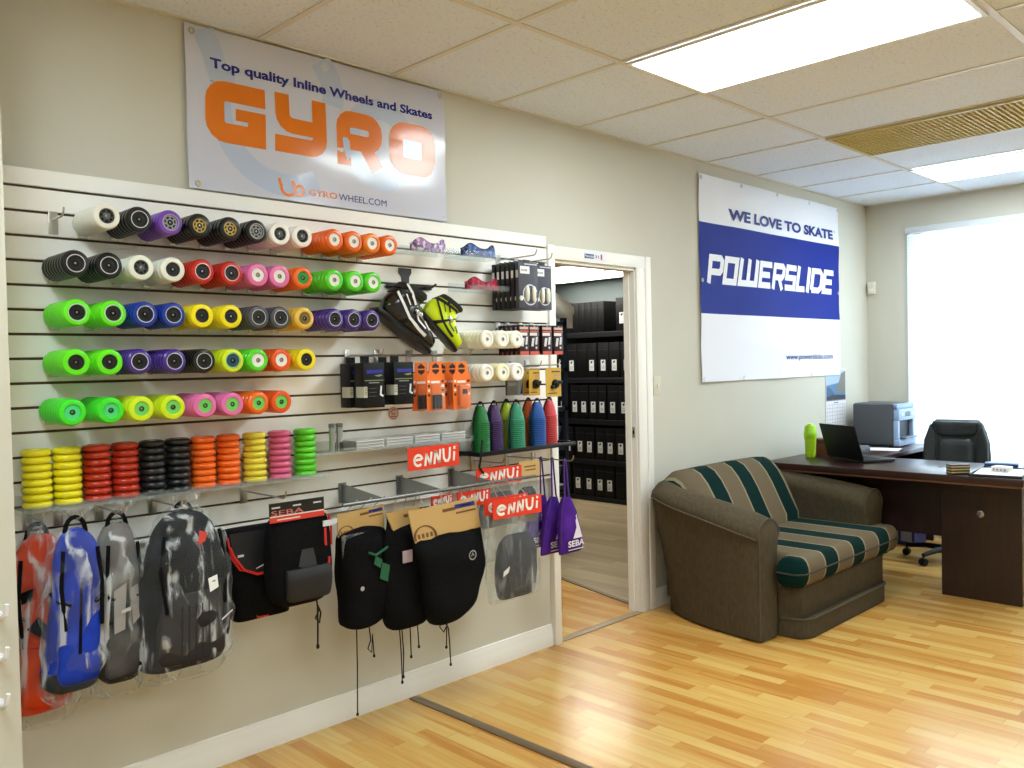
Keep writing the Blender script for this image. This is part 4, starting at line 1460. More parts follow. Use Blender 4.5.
# ------------------------------------------------------------------ clear shelf with flat silver packets
MZ = 1.1075
clear_shelf(1.745, 2.520, MZ, 0.165, 'long clear shelf holding flat silver packets')
for i in range(4):
    x0 = 1.936 + 0.1455 * i
    for q in range(3):
        b = MB()
        dx = 0.003 * nz(i * 4.0, q * 3.0, 1)
        b.box(x0 + dx, x0 + 0.132 + dx, -0.150 + dx, -0.055, MZ + 0.0003 + 0.0118 * q, MZ + 0.0115 + 0.0118 * q, 0, bev=0.0015)
        b.box(x0 + 0.006 + dx, x0 + 0.126 + dx, -0.1507 + dx, -0.150 + dx, MZ + 0.004 + 0.0118 * q, MZ + 0.0062 + 0.0118 * q, 1)
        tag(b.build('silver_packet', [C((200, 200, 198), 0.3, metal=0.2), C((120, 120, 122), 0.4)]), 'flat silver packet, %s of the %s pile from the left' % (('bottom', 'middle', 'top')[q], ORD[i]), 'packet', 'flat silver packets on the clear shelf')
b = MB()
b.box(1.872, 1.930, -0.150, -0.07, MZ + 0.0003, MZ + 0.036, 0, bev=0.002)
b.box(1.874, 1.928, -0.1507, -0.150, MZ + 0.006, MZ + 0.012, 1)
tag(b.build('grey_tin', [C((84, 84, 78), 0.4, metal=0.5), C((130, 130, 120), 0.4)]), 'dark grey tin left of the silver packets', 'tin')
for i, x in enumerate((1.848, 1.880)):
    t = thing('metal_tube', ('left' if i == 0 else 'right') + ' of two upright metal tubes standing on the clear shelf', 'tube', (x, -0.115, MZ), 'metal tubes on the clear shelf')
    b = MB()
    b.lathe([(0.0, 0.0003), (0.0135, 0.0003), (0.0135, 0.094), (0.0, 0.094)], (x, -0.115, MZ), (0, 0, 1), 16)
    b.build('body', C((176, 180, 178), 0.25, metal=0.8), t)
    b = MB()
    b.lathe([(0.0, 0.094), (0.0142, 0.094), (0.0142, 0.108), (0.0, 0.110)], (x, -0.115, MZ), (0, 0, 1), 16)
    b.build('cap', C((120, 124, 124), 0.3, metal=0.8), t)

# white and red ennui letters
def ennui(b, x0, x1, z0, z1, fr, mi, t=None):
    """Rounded lower-case style lettering e N N U i drawn with strokes."""
    W, H = x1 - x0, z1 - z0
    t = t or H * 0.15
    def P(u, v):
        return (x0 + W * u, z0 + H * v)
    def S(pts):
        b.stroke([P(*p) for p in pts], t, fr, mi)
    def N(*pts):
        for p, q in zip(pts[:-1], pts[1:]):
            S([p, q])
    S([(0.035, 0.40), (0.20, 0.44)])
    S([(0.125 + 0.088 * math.cos(R(a)), 0.38 + 0.30 * math.sin(R(a))) for a in range(8, 331, 17)])
    N((0.275, 0.02), (0.305, 0.72))
    N((0.305, 0.72), (0.390, 0.08))
    N((0.390, 0.08), (0.420, 0.80))
    N((0.480, 0.06), (0.510, 0.84))
    N((0.510, 0.84), (0.595, 0.12))
    N((0.595, 0.12), (0.620, 0.90))
    S([(0.690, 0.92), (0.700, 0.36), (0.735, 0.18), (0.795, 0.18), (0.830, 0.36), (0.845, 0.96)])
    S([(0.93, 0.14), (0.945, 0.68)])
    S([(0.948, 0.82), (0.953, 1.0)])

REDCARD = C((224, 56, 28), 0.45)
WHITEP = C((242, 236, 226), 0.45)
t = thing('brand_sign', 'red sign with white lettering clipped to the front of the clear shelf', 'sign', (2.288, -0.196, 1.004))
b = MB()
Mx = Matrix.Translation((2.150, -0.196, 1.056))
b.box(2.150, 2.424, -0.197, -0.194, 1.006, 1.100, 0)
b.build('card', REDCARD, t)
b = MB()
ennui(b, 2.172, 2.410, 1.018, 1.090, frY(-0.1978), 0)
b.build('lettering', WHITEP, t)
b = MB()
b.box(2.148, 2.426, -0.193, -0.1895, 1.004, 1.115)
b.build('sign_holder', M['acrylic'], t)

# ------------------------------------------------------------------ soft goods
def pouch_rings(sections, n=28, e=0.7, amp=0.004, sc=14, seed=0.0):
    rings = []
    for (z, cx, cy, hw, hd) in sections:
        ring = []
        for k in range(n):
            a = 2 * math.pi * k / n
            c, s = math.cos(a), math.sin(a)
            x = cx + hw * math.copysign(abs(c) ** e, c)
            y = cy + hd * math.copysign(abs(s) ** e, s)
            d = amp * nz(x + seed, y, z, sc)
            ring.append((x + d * c, min(y + d * s, SY - 0.002), z))
        rings.append(ring)
    return rings

def fine(sections, m=4):
    """Smooths a list of (z, ...) sections by Catmull-Rom."""
    out = []
    n = len(sections)
    for i in range(n - 1):
        p0, p1, p2, p3 = sections[max(i - 1, 0)], sections[i], sections[i + 1], sections[min(i + 2, n - 1)]
        for q in range(m):
            t = q / m
            out.append(tuple(0.5 * (2 * b1 + (c1 - a1) * t + (2 * a1 - 5 * b1 + 4 * c1 - d1) * t * t + (3 * b1 - a1 - 3 * c1 + d1) * t ** 3) for a1, b1, c1, d1 in zip(p0, p1, p2, p3)))
    out.append(tuple(sections[-1]))
    return out

def backpack(label, x, y, z0, z1, w, d, main, dark, detail, hookz=0.992, lean=0.0):
    t = thing('bagged_backpack', label, 'backpack', (x, y, z0), 'backpacks in clear bags')
    H = z1 - z0
    hw, hd = w / 2, d / 2
    sec = [(z0 + 0.004, x + lean, y, hw * 0.62, hd * 0.60), (z0 + 0.02, x + lean, y, hw * 0.86, hd * 0.86), (z0 + H * 0.14, x + lean, y, hw * 0.98, hd * 1.0), (z0 + H * 0.42, x + lean * 0.6, y, hw, hd),
           (z0 + H * 0.70, x + lean * 0.2, y, hw * 0.93, hd * 0.86), (z0 + H * 0.88, x, y + 0.004, hw * 0.74, hd * 0.62), (z0 + H * 0.975, x, y + 0.006, hw * 0.44, hd * 0.38), (z0 + H, x, y + 0.006, hw * 0.16, hd * 0.16)]
    b = MB()
    b.loft(pouch_rings(fine(sec, 6), n=44, e=0.62, amp=0.020, sc=9, seed=x * 9))
    lower = detail.get('base')
    if lower:
        for f in b.bm.faces:
            if f.calc_center_median().z < z0 + H * (lower + 0.05 * nz(f.calc_center_median().x, 0, x, 30)):
                f.material_index = 1
    b.build('body', [main, M['blackfab']] if lower else main, t, smooth=70)
    # front pocket
    b = MB()
    ps = [(z0 + 0.03, x + lean, y - hd * 0.80, hw * 0.55, hd * 0.28), (z0 + 0.05, x + lean, y - hd * 0.9, hw * 0.72, hd * 0.34), (z0 + H * 0.28, x + lean * 0.8, y - hd * 0.94, hw * 0.74, hd * 0.36), (z0 + H * 0.46, x + lean * 0.6, y - hd * 0.86, hw * 0.68, hd * 0.28), (z0 + H * 0.50, x + lean * 0.6, y - hd * 0.78, hw * 0.5, hd * 0.18)]
    b.loft(pouch_rings(fine(ps, 6), n=40, e=0.6, amp=0.014, sc=13, seed=x * 5))
    b.build('pocket', detail.get('pocket', main), t, smooth=70)
    # shoulder straps on the wall side, grab loop on top
    b = MB()
    for s in (-1, 1):
        b.tube([(x + s * hw * 0.25, y + hd * 0.35, z0 + H * 0.93), (x + s * hw * 0.40, y + hd * 0.9, z0 + H * 0.72), (x + s * hw * 0.52 + lean * 0.5, y + hd * 1.02, z0 + H * 0.48), (x + s * hw * 0.70 + lean, y + hd * 0.9, z0 + H * 0.20)], [0.010, 0.012, 0.010, 0.007], 8)
    b.build('strap', dark, t, smooth=60)
    b = MB()
    b.tube([(x - 0.03, y, z0 + H * 0.97)] + [(x + 0.028 * math.sin(R(a)), y, z0 + H * 0.985 + 0.04 * math.cos(R(a))) for a in range(-80, 81, 20)] + [(x + 0.03, y, z0 + H * 0.97)], 0.007, 8)
    b.build('grab_loop', dark, t)
    for s in (-1, 1):
        b = MB()
        b.tube([(x + s * hw * 0.98, y - hd * 0.1, z0 + H * 0.62), (x + s * hw * 0.80, y - hd * 0.80, z0 + H * 0.57), (x + s * hw * 0.45, y - hd * 1.16, z0 + H * 0.545)], 0.006, 6)
        b.tube([(x + s * hw * 0.62, y - hd * 0.95, z0 + H * 0.88), (x + s * hw * 0.74, y - hd * 1.02, z0 + H * 0.66), (x + s * hw * 0.66, y - hd * 1.20, z0 + H * 0.40)], 0.006, 6)
        b.build('side_strap', dark, t)
    for nm, polys, m, dy in detail.get('patches', ()):
        b = MB()
        for poly in polys:
            def fr(u, v):
                zz = z0 + H * v
                k = interp([(0, 1.02), (0.05, 1.30), (0.45, 1.27), (0.55, 1.05), (0.72, 0.97), (0.9, 0.66), (1.0, 0.3)], v)
                edge = math.sqrt(max(0.05, 1 - abs(u) ** 2.6))
                return (x + hw * u + lean * (1 - v), y - hd * k * (0.55 + 0.45 * edge) - 0.004 - dy, zz)
            b.flat(poly, fr)
        b.build(nm, m, t)
    # loose clear bag gathered at the hook
    b = MB()
    bs = [(z0 - 0.045, x + lean + 0.01, y, hw * 0.55, hd * 0.25), (z0 - 0.02, x + lean, y, hw * 0.95, hd * 0.8), (z0 + H * 0.15, x + lean, y, hw * 1.14, hd * 1.32), (z0 + H * 0.45, x + lean * 0.6, y, hw * 1.15, hd * 1.34),
          (z0 + H * 0.72, x + lean * 0.2, y, hw * 1.08, hd * 1.22), (z0 + H * 0.92, x, y, hw * 0.72, hd * 0.78), (z0 + H * 1.0, x, y + 0.005, hw * 0.42, hd * 0.5), (hookz + 0.004, x, y + 0.01, 0.026, 0.022), (hookz + 0.022, x, y + 0.01, 0.046, 0.034), (hookz + 0.036, x + 0.01, y + 0.01, 0.058, 0.03)]
    bs.sort(key=lambda s: s[0])
    rings = pouch_rings(fine(bs, 5), n=72, e=0.8, amp=0.026, sc=15, seed=x * 13)
    b.loft(rings, caps=False)
    b.build('clear_bag', M['bagfilm'], t, smooth=50)
    return t

def rails_mat(c1, c2):
    return add_noise_color(mat('pack_cloth_%02x%02x%02x' % c1, c1, 0.8, spec=0.15), c2, 9, bump=0.25, bdist=0.004, detail=2)
RIB = C((58, 50, 50), 0.8)
for i, (x, ln, nm) in enumerate(((0.800, 0.12, 'orange'), (0.888, 0.17, 'blue'), (1.012, 0.17, 'grey'), (1.185, 0.20, 'large dark'))):
    make_hook(ln + 0.02, 'metal hook carrying the %s backpack' % nm, x, 0.994)
backpack('orange backpack in a clear bag, leftmost on the panel', 0.806, -0.092, 0.405, 0.945, 0.185, 0.09, rails_mat((222, 74, 28), (190, 52, 18)), M['blackfab'],
         {'patches': [('black_patch', [[(-0.55, 0.50), (0.0, 0.42), (0.22, 0.46), (-0.2, 0.56)], [(-0.7, 0.70), (-0.3, 0.72), (-0.35, 0.65), (-0.65, 0.64)]], M['blackfab'], 0.003),
                      ('seam', [[(-0.9, 0.405), (0.7, 0.36), (0.7, 0.35), (-0.9, 0.395)]], M['blackfab'], 0.003)]}, lean=0.0)
backpack('bright blue backpack in a clear bag, second from the left', 0.884, -0.190, 0.478, 0.965, 0.155, 0.09, rails_mat((34, 62, 176), (22, 44, 140)), M['blackfab'],
         {'base': 0.15, 'patches': [('dark_strap', [[(-0.1, 0.25), (0.02, 0.25), (0.1, 0.68), (0.0, 0.70)]], M['blackfab'], 0.004)]}, lean=-0.02)
backpack('grey and black backpack in a clear bag, third from the left', 1.012, -0.172, 0.460, 0.960, 0.140, 0.10, rails_mat((126, 122, 120), (96, 93, 92)), M['blackfab'],
         {'base': 0.30, 'pocket': rails_mat((78, 76, 76), (58, 56, 56)), 'patches': [('pale_panel', [[(-0.5, 0.34), (-0.05, 0.36), (0.1, 0.64), (-0.45, 0.60)], [(0.3, 0.38), (0.65, 0.42), (0.6, 0.62), (0.25, 0.60)]], C((150, 146, 144), 0.7), 0.004), ('pale_clip', [[(-0.2, 0.46), (0.2, 0.47), (0.2, 0.49), (-0.2, 0.48)]], C((176, 174, 172), 0.5), 0.006)]}, lean=-0.01)
backpack('large dark backpack in a clear bag with a white tag', 1.206, -0.215, 0.470, 0.972, 0.290, 0.14, rails_mat((15, 18, 26), (11, 13, 18)), M['blackfab'],
         {'pocket': C((34, 29, 30), 0.8), 'patches': [('price_tag', [[(0.28, 0.50), (0.50, 0.52), (0.48, 0.60), (0.26, 0.585)]], C((228, 228, 226), 0.5), 0.026), ('tag_print', [[(0.36, 0.535), (0.43, 0.54), (0.42, 0.57), (0.35, 0.565)]], C((80, 80, 84), 0.5), 0.028),
             ('red_tab', [[(0.10, 0.80), (0.28, 0.82), (0.34, 0.87), (0.16, 0.89)]], C((188, 52, 38), 0.6), 0.02),
             ('rib', [[(-0.36 + 0.16 * q, 0.06), (-0.33 + 0.16 * q, 0.06), (-0.31 + 0.15 * q, 0.44), (-0.34 + 0.15 * q, 0.44)] for q in range(5)], C((28, 26, 28), 0.8), 0.012),
             ('print', [[(0.56, 0.30), (0.86, 0.34), (0.86, 0.352), (0.56, 0.312)]], C((190, 190, 196), 0.5), 0.02)]}, lean=-0.015)

def cord(b, pts, r=0.0026, mi=0):
    b.tube(pts, r, 6, mi)

# black and red bags on one hook
def red_bag(label, x0, x1, yc, z0, z1, hd, front):
    t = thing('black_red_bag', label, 'bag', ((x0 + x1) / 2, yc, z0), 'black bags with red trim')
    xc, hw, H = (x0 + x1) / 2, (x1 - x0) / 2, z1 - z0
    if front:
        sec = [(z0, xc, yc, hw * 0.50, hd * 0.4), (z0 + 0.015, xc, yc, hw * 0.74, hd * 0.8), (z0 + H * 0.18, xc, yc, hw * 0.96, hd), (z0 + H * 0.5, xc, yc, hw, hd * 0.95), (z0 + H * 0.85, xc, yc, hw * 0.98, hd * 0.7), (z1, xc, yc, hw * 0.92, hd * 0.4)]
    else:
        sec = [(z0, xc + 0.02, yc, hw * 0.80, hd * 0.5), (z0 + 0.012, xc + 0.015, yc, hw * 0.90, hd * 0.9), (z0 + H * 0.5, xc, yc, hw * 0.97, hd), (z0 + H * 0.9, xc, yc, hw, hd * 0.8), (z1, xc, yc, hw * 0.98, hd * 0.5)]
    b = MB()
    b.loft(pouch_rings(fine(sec), e=0.55, amp=0.006, sc=12, seed=x0))
    b.build('body', M['blackfab'], t, smooth=60)
    return t, xc, hw, H
make_hook(0.285, 'long metal hook carrying the black bags with red trim', 1.520, 0.986)
REDT = C((206, 40, 34), 0.55)
t, xc, hw, H = red_bag('black bag with a red edged flap, behind the zipped one', 1.362, 1.600, -0.165, 0.560, 0.880, 0.045, False)
b = MB()
def flapf(u, v):
    return (1.366 + 0.234 * u, -0.213 - 0.010 * math.sin(math.pi * min(1, max(0, u))), 0.872 - 0.15 * v)
b.flat([(0, 0), (0.05, 0.5), (0.2, 0.86), (0.40, 1.0), (0.75, 1.0), (1, 0.85), (1, 0)], flapf)
b.build('flap', C((22, 23, 28), 0.6), t)
b = MB()
b.tube([flapf(*p)[:1] + (flapf(*p)[1] - 0.002,) + flapf(*p)[2:] for p in [(0.0, 0.30), (0.05, 0.52), (0.2, 0.86), (0.40, 1.0), (0.75, 1.0), (1, 0.85)]], 0.005, 6)
b.tube([(1.362, -0.205, 0.860), (1.372, -0.212, 0.79), (1.40, -0.215, 0.745), (1.43, -0.213, 0.735)], 0.004, 6)
b.tube([(1.455, -0.20, 0.70), (1.452, -0.205, 0.60), (1.468, -0.20, 0.565), (1.51, -0.20, 0.562)], 0.0035, 6)
b.build('red_trim', REDT, t)
b = MB()
fr = lambda u, v: (1.475 + 0.09 * u, -0.2275, 0.735 + 0.075 * v)
b.stroke([(0.95, 0.95), (0.5, 1.0), (0.2, 0.85), (0.5, 0.72), (0.9, 0.72)], 0.12, lambda u, v: (1.475 + 0.09 * u, -0.2275, 0.735 + 0.075 * v))
b.stroke([(0.1, 0.35), (0.45, 0.2), (0.95, 0.38), (1.0, 0.62), (0.5, 0.66)], 0.12, fr)
b.build('red_emblem', C((214, 92, 84), 0.5), t)
b = MB()
b.stroke([(-0.25, 0.10), (1.05, 0.60)], 0.05, lambda u, v: (1.475 + 0.09 * u, -0.2285, 0.735 + 0.075 * v))
b.box(1.392, 1.412, -0.222, -0.216, 0.79, 0.797)
b.build('white_slash', C((206, 206, 212), 0.5), t)

t, xc, hw, H = red_bag('black zipped bag with a red striped card header, in front', 1.476, 1.722, -0.262, 0.598, 0.906, 0.055, True)
b = MB()
b.box(1.472, 1.688, -0.296, -0.292, 0.903, 0.970)
b.box(1.472, 1.688, -0.2968, -0.296, 0.903, 0.922, 1)
b.box(1.472, 1.688, -0.2968, -0.296, 0.922, 0.926, 2)
b.box(1.500, 1.590, -0.2976, -0.2968, 0.910, 0.914, 2)
b.build('card_header', [C((20, 20, 22), 0.4), C((206, 60, 48), 0.4), C((226, 220, 214), 0.4)], t)
b = MB()
b.text('SEBA', 1.478, 1.604, 0.927, 0.944, frY(-0.2972), 0)
for q in range(3):
    b.box(1.480 + 0.082 * q, 1.512 + 0.082 * q, -0.2974, -0.2966, 0.952, 0.957, 1)
b.build('lettering', [C((206, 120, 110), 0.4), C((206, 206, 206), 0.4)], t)
b = MB()
for pts in ([(1.708, -0.292, 0.90), (1.722, -0.285, 0.86), (1.724, -0.28, 0.79)], [(1.676, -0.318, 0.862), (1.675, -0.322, 0.80)], [(1.690, -0.318, 0.756), (1.686, -0.318, 0.69)], [(1.556, -0.322, 0.686), (1.578, -0.322, 0.668)]):
    b.tube(pts, 0.0048, 6)
b.build('red_trim', REDT, t)
b = MB()
b.box(1.668, 1.700, -0.322, -0.316, 0.868, 0.888)
b.box(1.546, 1.553, -0.322, -0.318, 0.705, 0.73)
b.flat([(1.712, 0.862), (1.742, 0.868), (1.742, 0.886), (1.712, 0.882)], frY(-0.296))
b.build('white_tags', C((206, 210, 218), 0.5), t)
b = MB()
ps = [(0.622, 1.605, -0.312, 0.060, 0.010), (0.632, 1.605, -0.316, 0.085, 0.018), (0.70, 1.605, -0.318, 0.092, 0.022), (0.735, 1.605, -0.314, 0.086, 0.014)]
b.loft(pouch_rings(fine(ps), e=0.6, amp=0.003))
b.build('pocket', C((24, 25, 29), 0.6), t, smooth=60)
b = MB()
b.flat([(1.565, 0.742), (1.60, 0.728), (1.64, 0.73), (1.625, 0.80), (1.58, 0.80)], frY(-0.319))
b.build('zip_flap', C((46, 48, 56), 0.5), t)
b = MB()
cord(b, [(1.668, -0.262, 0.602), (1.672, -0.264, 0.55), (1.660, -0.264, 0.53), (1.676, -0.264, 0.51), (1.684, -0.262, 0.545), (1.672, -0.262, 0.575), (1.670, -0.262, 0.48), (1.668, -0.262, 0.43)], 0.0035)
b.lathe([(0, 0), (0.006, 0.004), (0.006, 0.016), (0, 0.02)], (1.668, -0.262, 0.415), (0, 0, 1), 8)
b.build('draw_cord', M['black'], t)

# hang rail on three brackets
t = thing('hang_rail', 'steel hang rail on three brackets carrying the gear bags', 'rail', (2.24, SY, 0.90))
b = MB()
b.tube([(1.775, -0.285, 0.926), (2.80, -0.285, 0.926)], 0.006, 10)
b.build('bar', C((120, 122, 122), 0.4, metal=0.7), t)
for x in (1.948, 2.236, 2.527):
    b = MB()
    b.box(x - 0.018, x + 0.018, SY - 0.006, SY - 0.0005, 0.888, 0.968, bev=0.001, seg=1)
    b.prism([(SY - 0.006, 0.964), (-0.29, 0.934), (-0.29, 0.922), (SY - 0.006, 0.885)], x - 0.0025, x + 0.0025, 'YZ')
    b.build('bracket', C((146, 148, 146), 0.35, metal=0.6), t)

CARD = C((196, 162, 104), 0.7)
BROWN = C((112, 76, 42), 0.7)
def gear_bag(label, header, body, yh, hd, cords, logo=None, extra=None):
    """Black mesh bag of pads under a folded cardboard header; header is 4 corners (x, z)."""
    xs = [p[0] for p in header]
    t = thing('gear_bag', label, 'gear bag', ((min(xs) + max(xs)) / 2, yh, body[0][0]), 'black gear bags on the rail')
    b = MB()
    A = [(p[0], yh, p[1]) for p in header]
    B = [(p[0], yh + 0.006, p[1]) for p in header]
    b.loft([A, B])
    b.build('card_header', CARD, t)
    def fr(u, v):
        p = [Vector((q[0], 0, q[1])) for q in header]    # tl, tr, br, bl
        w = p[3].lerp(p[2], u).lerp(p[0].lerp(p[1], u), v)
        return (w.x, yh - 0.0012, w.z)
    b = MB()
    asp = (header[1][0] - header[0][0]) / (header[0][1] - header[3][1])
    ringp = [(0.16 + 0.15 * math.cos(R(a)) , 0.14 + 0.15 * asp * math.sin(R(a)) * 0.8) for a in range(-15, 196, 15)]
    b.stroke([p for p in ringp], 0.035, fr, 0)
    for q in range(4):
        b.flat([(0.05 + 0.06 * q, 0.10), (0.085 + 0.06 * q, 0.10), (0.085 + 0.06 * q, 0.24), (0.05 + 0.06 * q, 0.24)], fr, 0)
    b.flat([(0.47, 0.84), (0.66, 0.84), (0.66, 0.74), (0.47, 0.74)], fr, 0)
    b.flat([(0.66, 0.90), (0.97, 0.90), (0.97, 0.76), (0.66, 0.76)], fr, 1)
    b.flat([(0.70, 0.85), (0.92, 0.85), (0.92, 0.81), (0.70, 0.81)], fr, 2)
    b.flat([(0.66, 0.66), (0.97, 0.66), (0.97, 0.60), (0.66, 0.60)], fr, 0)
    b.build('header_print', [BROWN, C((52, 56, 132), 0.5), C((214, 210, 214), 0.5)], t)
    b = MB()
    b.loft(pouch_rings(fine(body), e=0.72, amp=0.018, sc=8, seed=header[0][0] * 3))
    b.build('bag_body', M['blackfab'], t, smooth=65)
    b = MB()
    for u in (0.2, 0.5, 0.8):
        p = fr(u, 0.96)
        b.tube([(p[0], yh + 0.003, p[2]), (p[0], yh - 0.004, p[2] + 0.012), (p[0], -0.285 + 0.004, 0.936)], 0.0016, 6)
    b.build('wire_hook', M['metal'], t)
    for pts in cords:
        b = MB()
        cord(b, pts)
        b.lathe([(0, 0), (0.005, 0.003), (0.005, 0.012), (0, 0.015)], (pts[-1][0], pts[-1][1], pts[-1][2] - 0.012), (0, 0, 1), 8)
        b.build('draw_cord', M['black'], t)
    if logo:
        b = MB()
        (lx, ly, lz, lr) = logo
        b.stroke(arc(lx, lz, lr, 0, 360, 20), 0.005, frY(ly))
        b.stroke([(lx - lr * 0.4, lz - lr * 0.3), (lx, lz + lr * 0.45), (lx + lr * 0.4, lz - lr * 0.2)], 0.004, frY(ly))
        b.build('emblem', C((148, 150, 152), 0.5), t)
    if extra:
        extra(t)
    return t
def green_bits(t):
    b = MB()
    b.tube([(1.900, -0.262, 0.726), (1.930, -0.266, 0.712), (1.975, -0.262, 0.728), (2.0, -0.254, 0.735)], 0.005, 6)
    b.flat([(1.945, 0.62), (1.985, 0.60), (2.0, 0.66), (1.96, 0.68)], frY(-0.2665))
    b.flat([(1.92, 0.68), (1.95, 0.66), (1.96, 0.69), (1.93, 0.71)], frY(-0.2665))
    b.build('green_strap', C((24, 92, 62), 0.6), t)
    b = MB()
    b.lathe([(0, 0.003), (0.008, 0.002), (0.009, 0)], (1.868, -0.262, 0.595), (0, -1, 0), 12)
    b.build('grey_stud', C((170, 172, 176), 0.4), t)
    b = MB()
    b.box(1.806, 1.905, -0.228, -0.222, 0.715, 0.80)
    b.build('clear_insert', M['poly'], t)
gear_bag('black gear bag with green straps under a cardboard header, left on the rail', [(1.797, 0.880), (2.012, 0.892), (2.012, 0.800), (1.800, 0.792)],
         [(0.432, 1.90, -0.205, 0.03, 0.02), (0.445, 1.905, -0.205, 0.075, 0.04), (0.48, 1.905, -0.205, 0.108, 0.050), (0.62, 1.912, -0.205, 0.116, 0.056), (0.76, 1.910, -0.205, 0.116, 0.040), (0.80, 1.908, -0.205, 0.110, 0.016), (0.83, 1.906, -0.203, 0.09, 0.004)],
         -0.212, 0.05, [[(1.862, -0.225, 0.45), (1.860, -0.227, 0.30), (1.855, -0.227, 0.115)], [(1.918, -0.225, 0.45), (1.922, -0.23, 0.38), (1.908, -0.23, 0.35), (1.925, -0.23, 0.33), (1.932, -0.228, 0.40), (1.936, -0.23, 0.32)]], extra=green_bits)
def tag_pink(t):
    b = MB()
    b.box(2.040, 2.086, -0.292, -0.288, 0.665, 0.712)
    b.build('pink_tag', C((168, 150, 156), 0.5), t)
gear_bag('black gear bag with a pinkish tag, middle of the rail', [(1.992, 0.862), (2.160, 0.872), (2.165, 0.745), (2.055, 0.735)],
         [(0.395, 2.085, -0.240, 0.03, 0.02), (0.41, 2.088, -0.240, 0.085, 0.034), (0.49, 2.088, -0.240, 0.115, 0.042), (0.62, 2.098, -0.240, 0.130, 0.044), (0.76, 2.112, -0.240, 0.130, 0.03), (0.80, 2.115, -0.240, 0.125, 0.010), (0.86, 2.11, -0.238, 0.11, 0.004)],
         -0.250, 0.05, [[(2.045, -0.25, 0.42), (2.050, -0.252, 0.30), (2.052, -0.252, 0.19)], [(2.056, -0.25, 0.42), (2.062, -0.252, 0.30), (2.058, -0.252, 0.21)], [(2.098, -0.25, 0.40), (2.099, -0.252, 0.28)], [(2.135, -0.25, 0.41), (2.139, -0.252, 0.31)]], extra=tag_pink)
gear_bag('black gear bag with a round emblem under the large cardboard header', [(2.054, 0.868), (2.408, 0.880), (2.436, 0.752), (2.086, 0.738)],
         [(0.392, 2.235, -0.312, 0.03, 0.015), (0.405, 2.235, -0.312, 0.075, 0.03), (0.46, 2.262, -0.312, 0.125, 0.04), (0.56, 2.278, -0.312, 0.158, 0.044), (0.68, 2.272, -0.310, 0.176, 0.034), (0.74, 2.264, -0.304, 0.178, 0.010), (0.79, 2.256, -0.3035, 0.172, 0.003)],
         -0.312, 0.05, [[(2.205, -0.315, 0.41), (2.195, -0.318, 0.385), (2.215, -0.318, 0.36), (2.235, -0.318, 0.385), (2.222, -0.318, 0.40), (2.240, -0.318, 0.37), (2.245, -0.318, 0.30), (2.248, -0.318, 0.225)], [(2.235, -0.315, 0.40), (2.228, -0.317, 0.30)]], logo=(2.345, -0.3585, 0.655, 0.018))

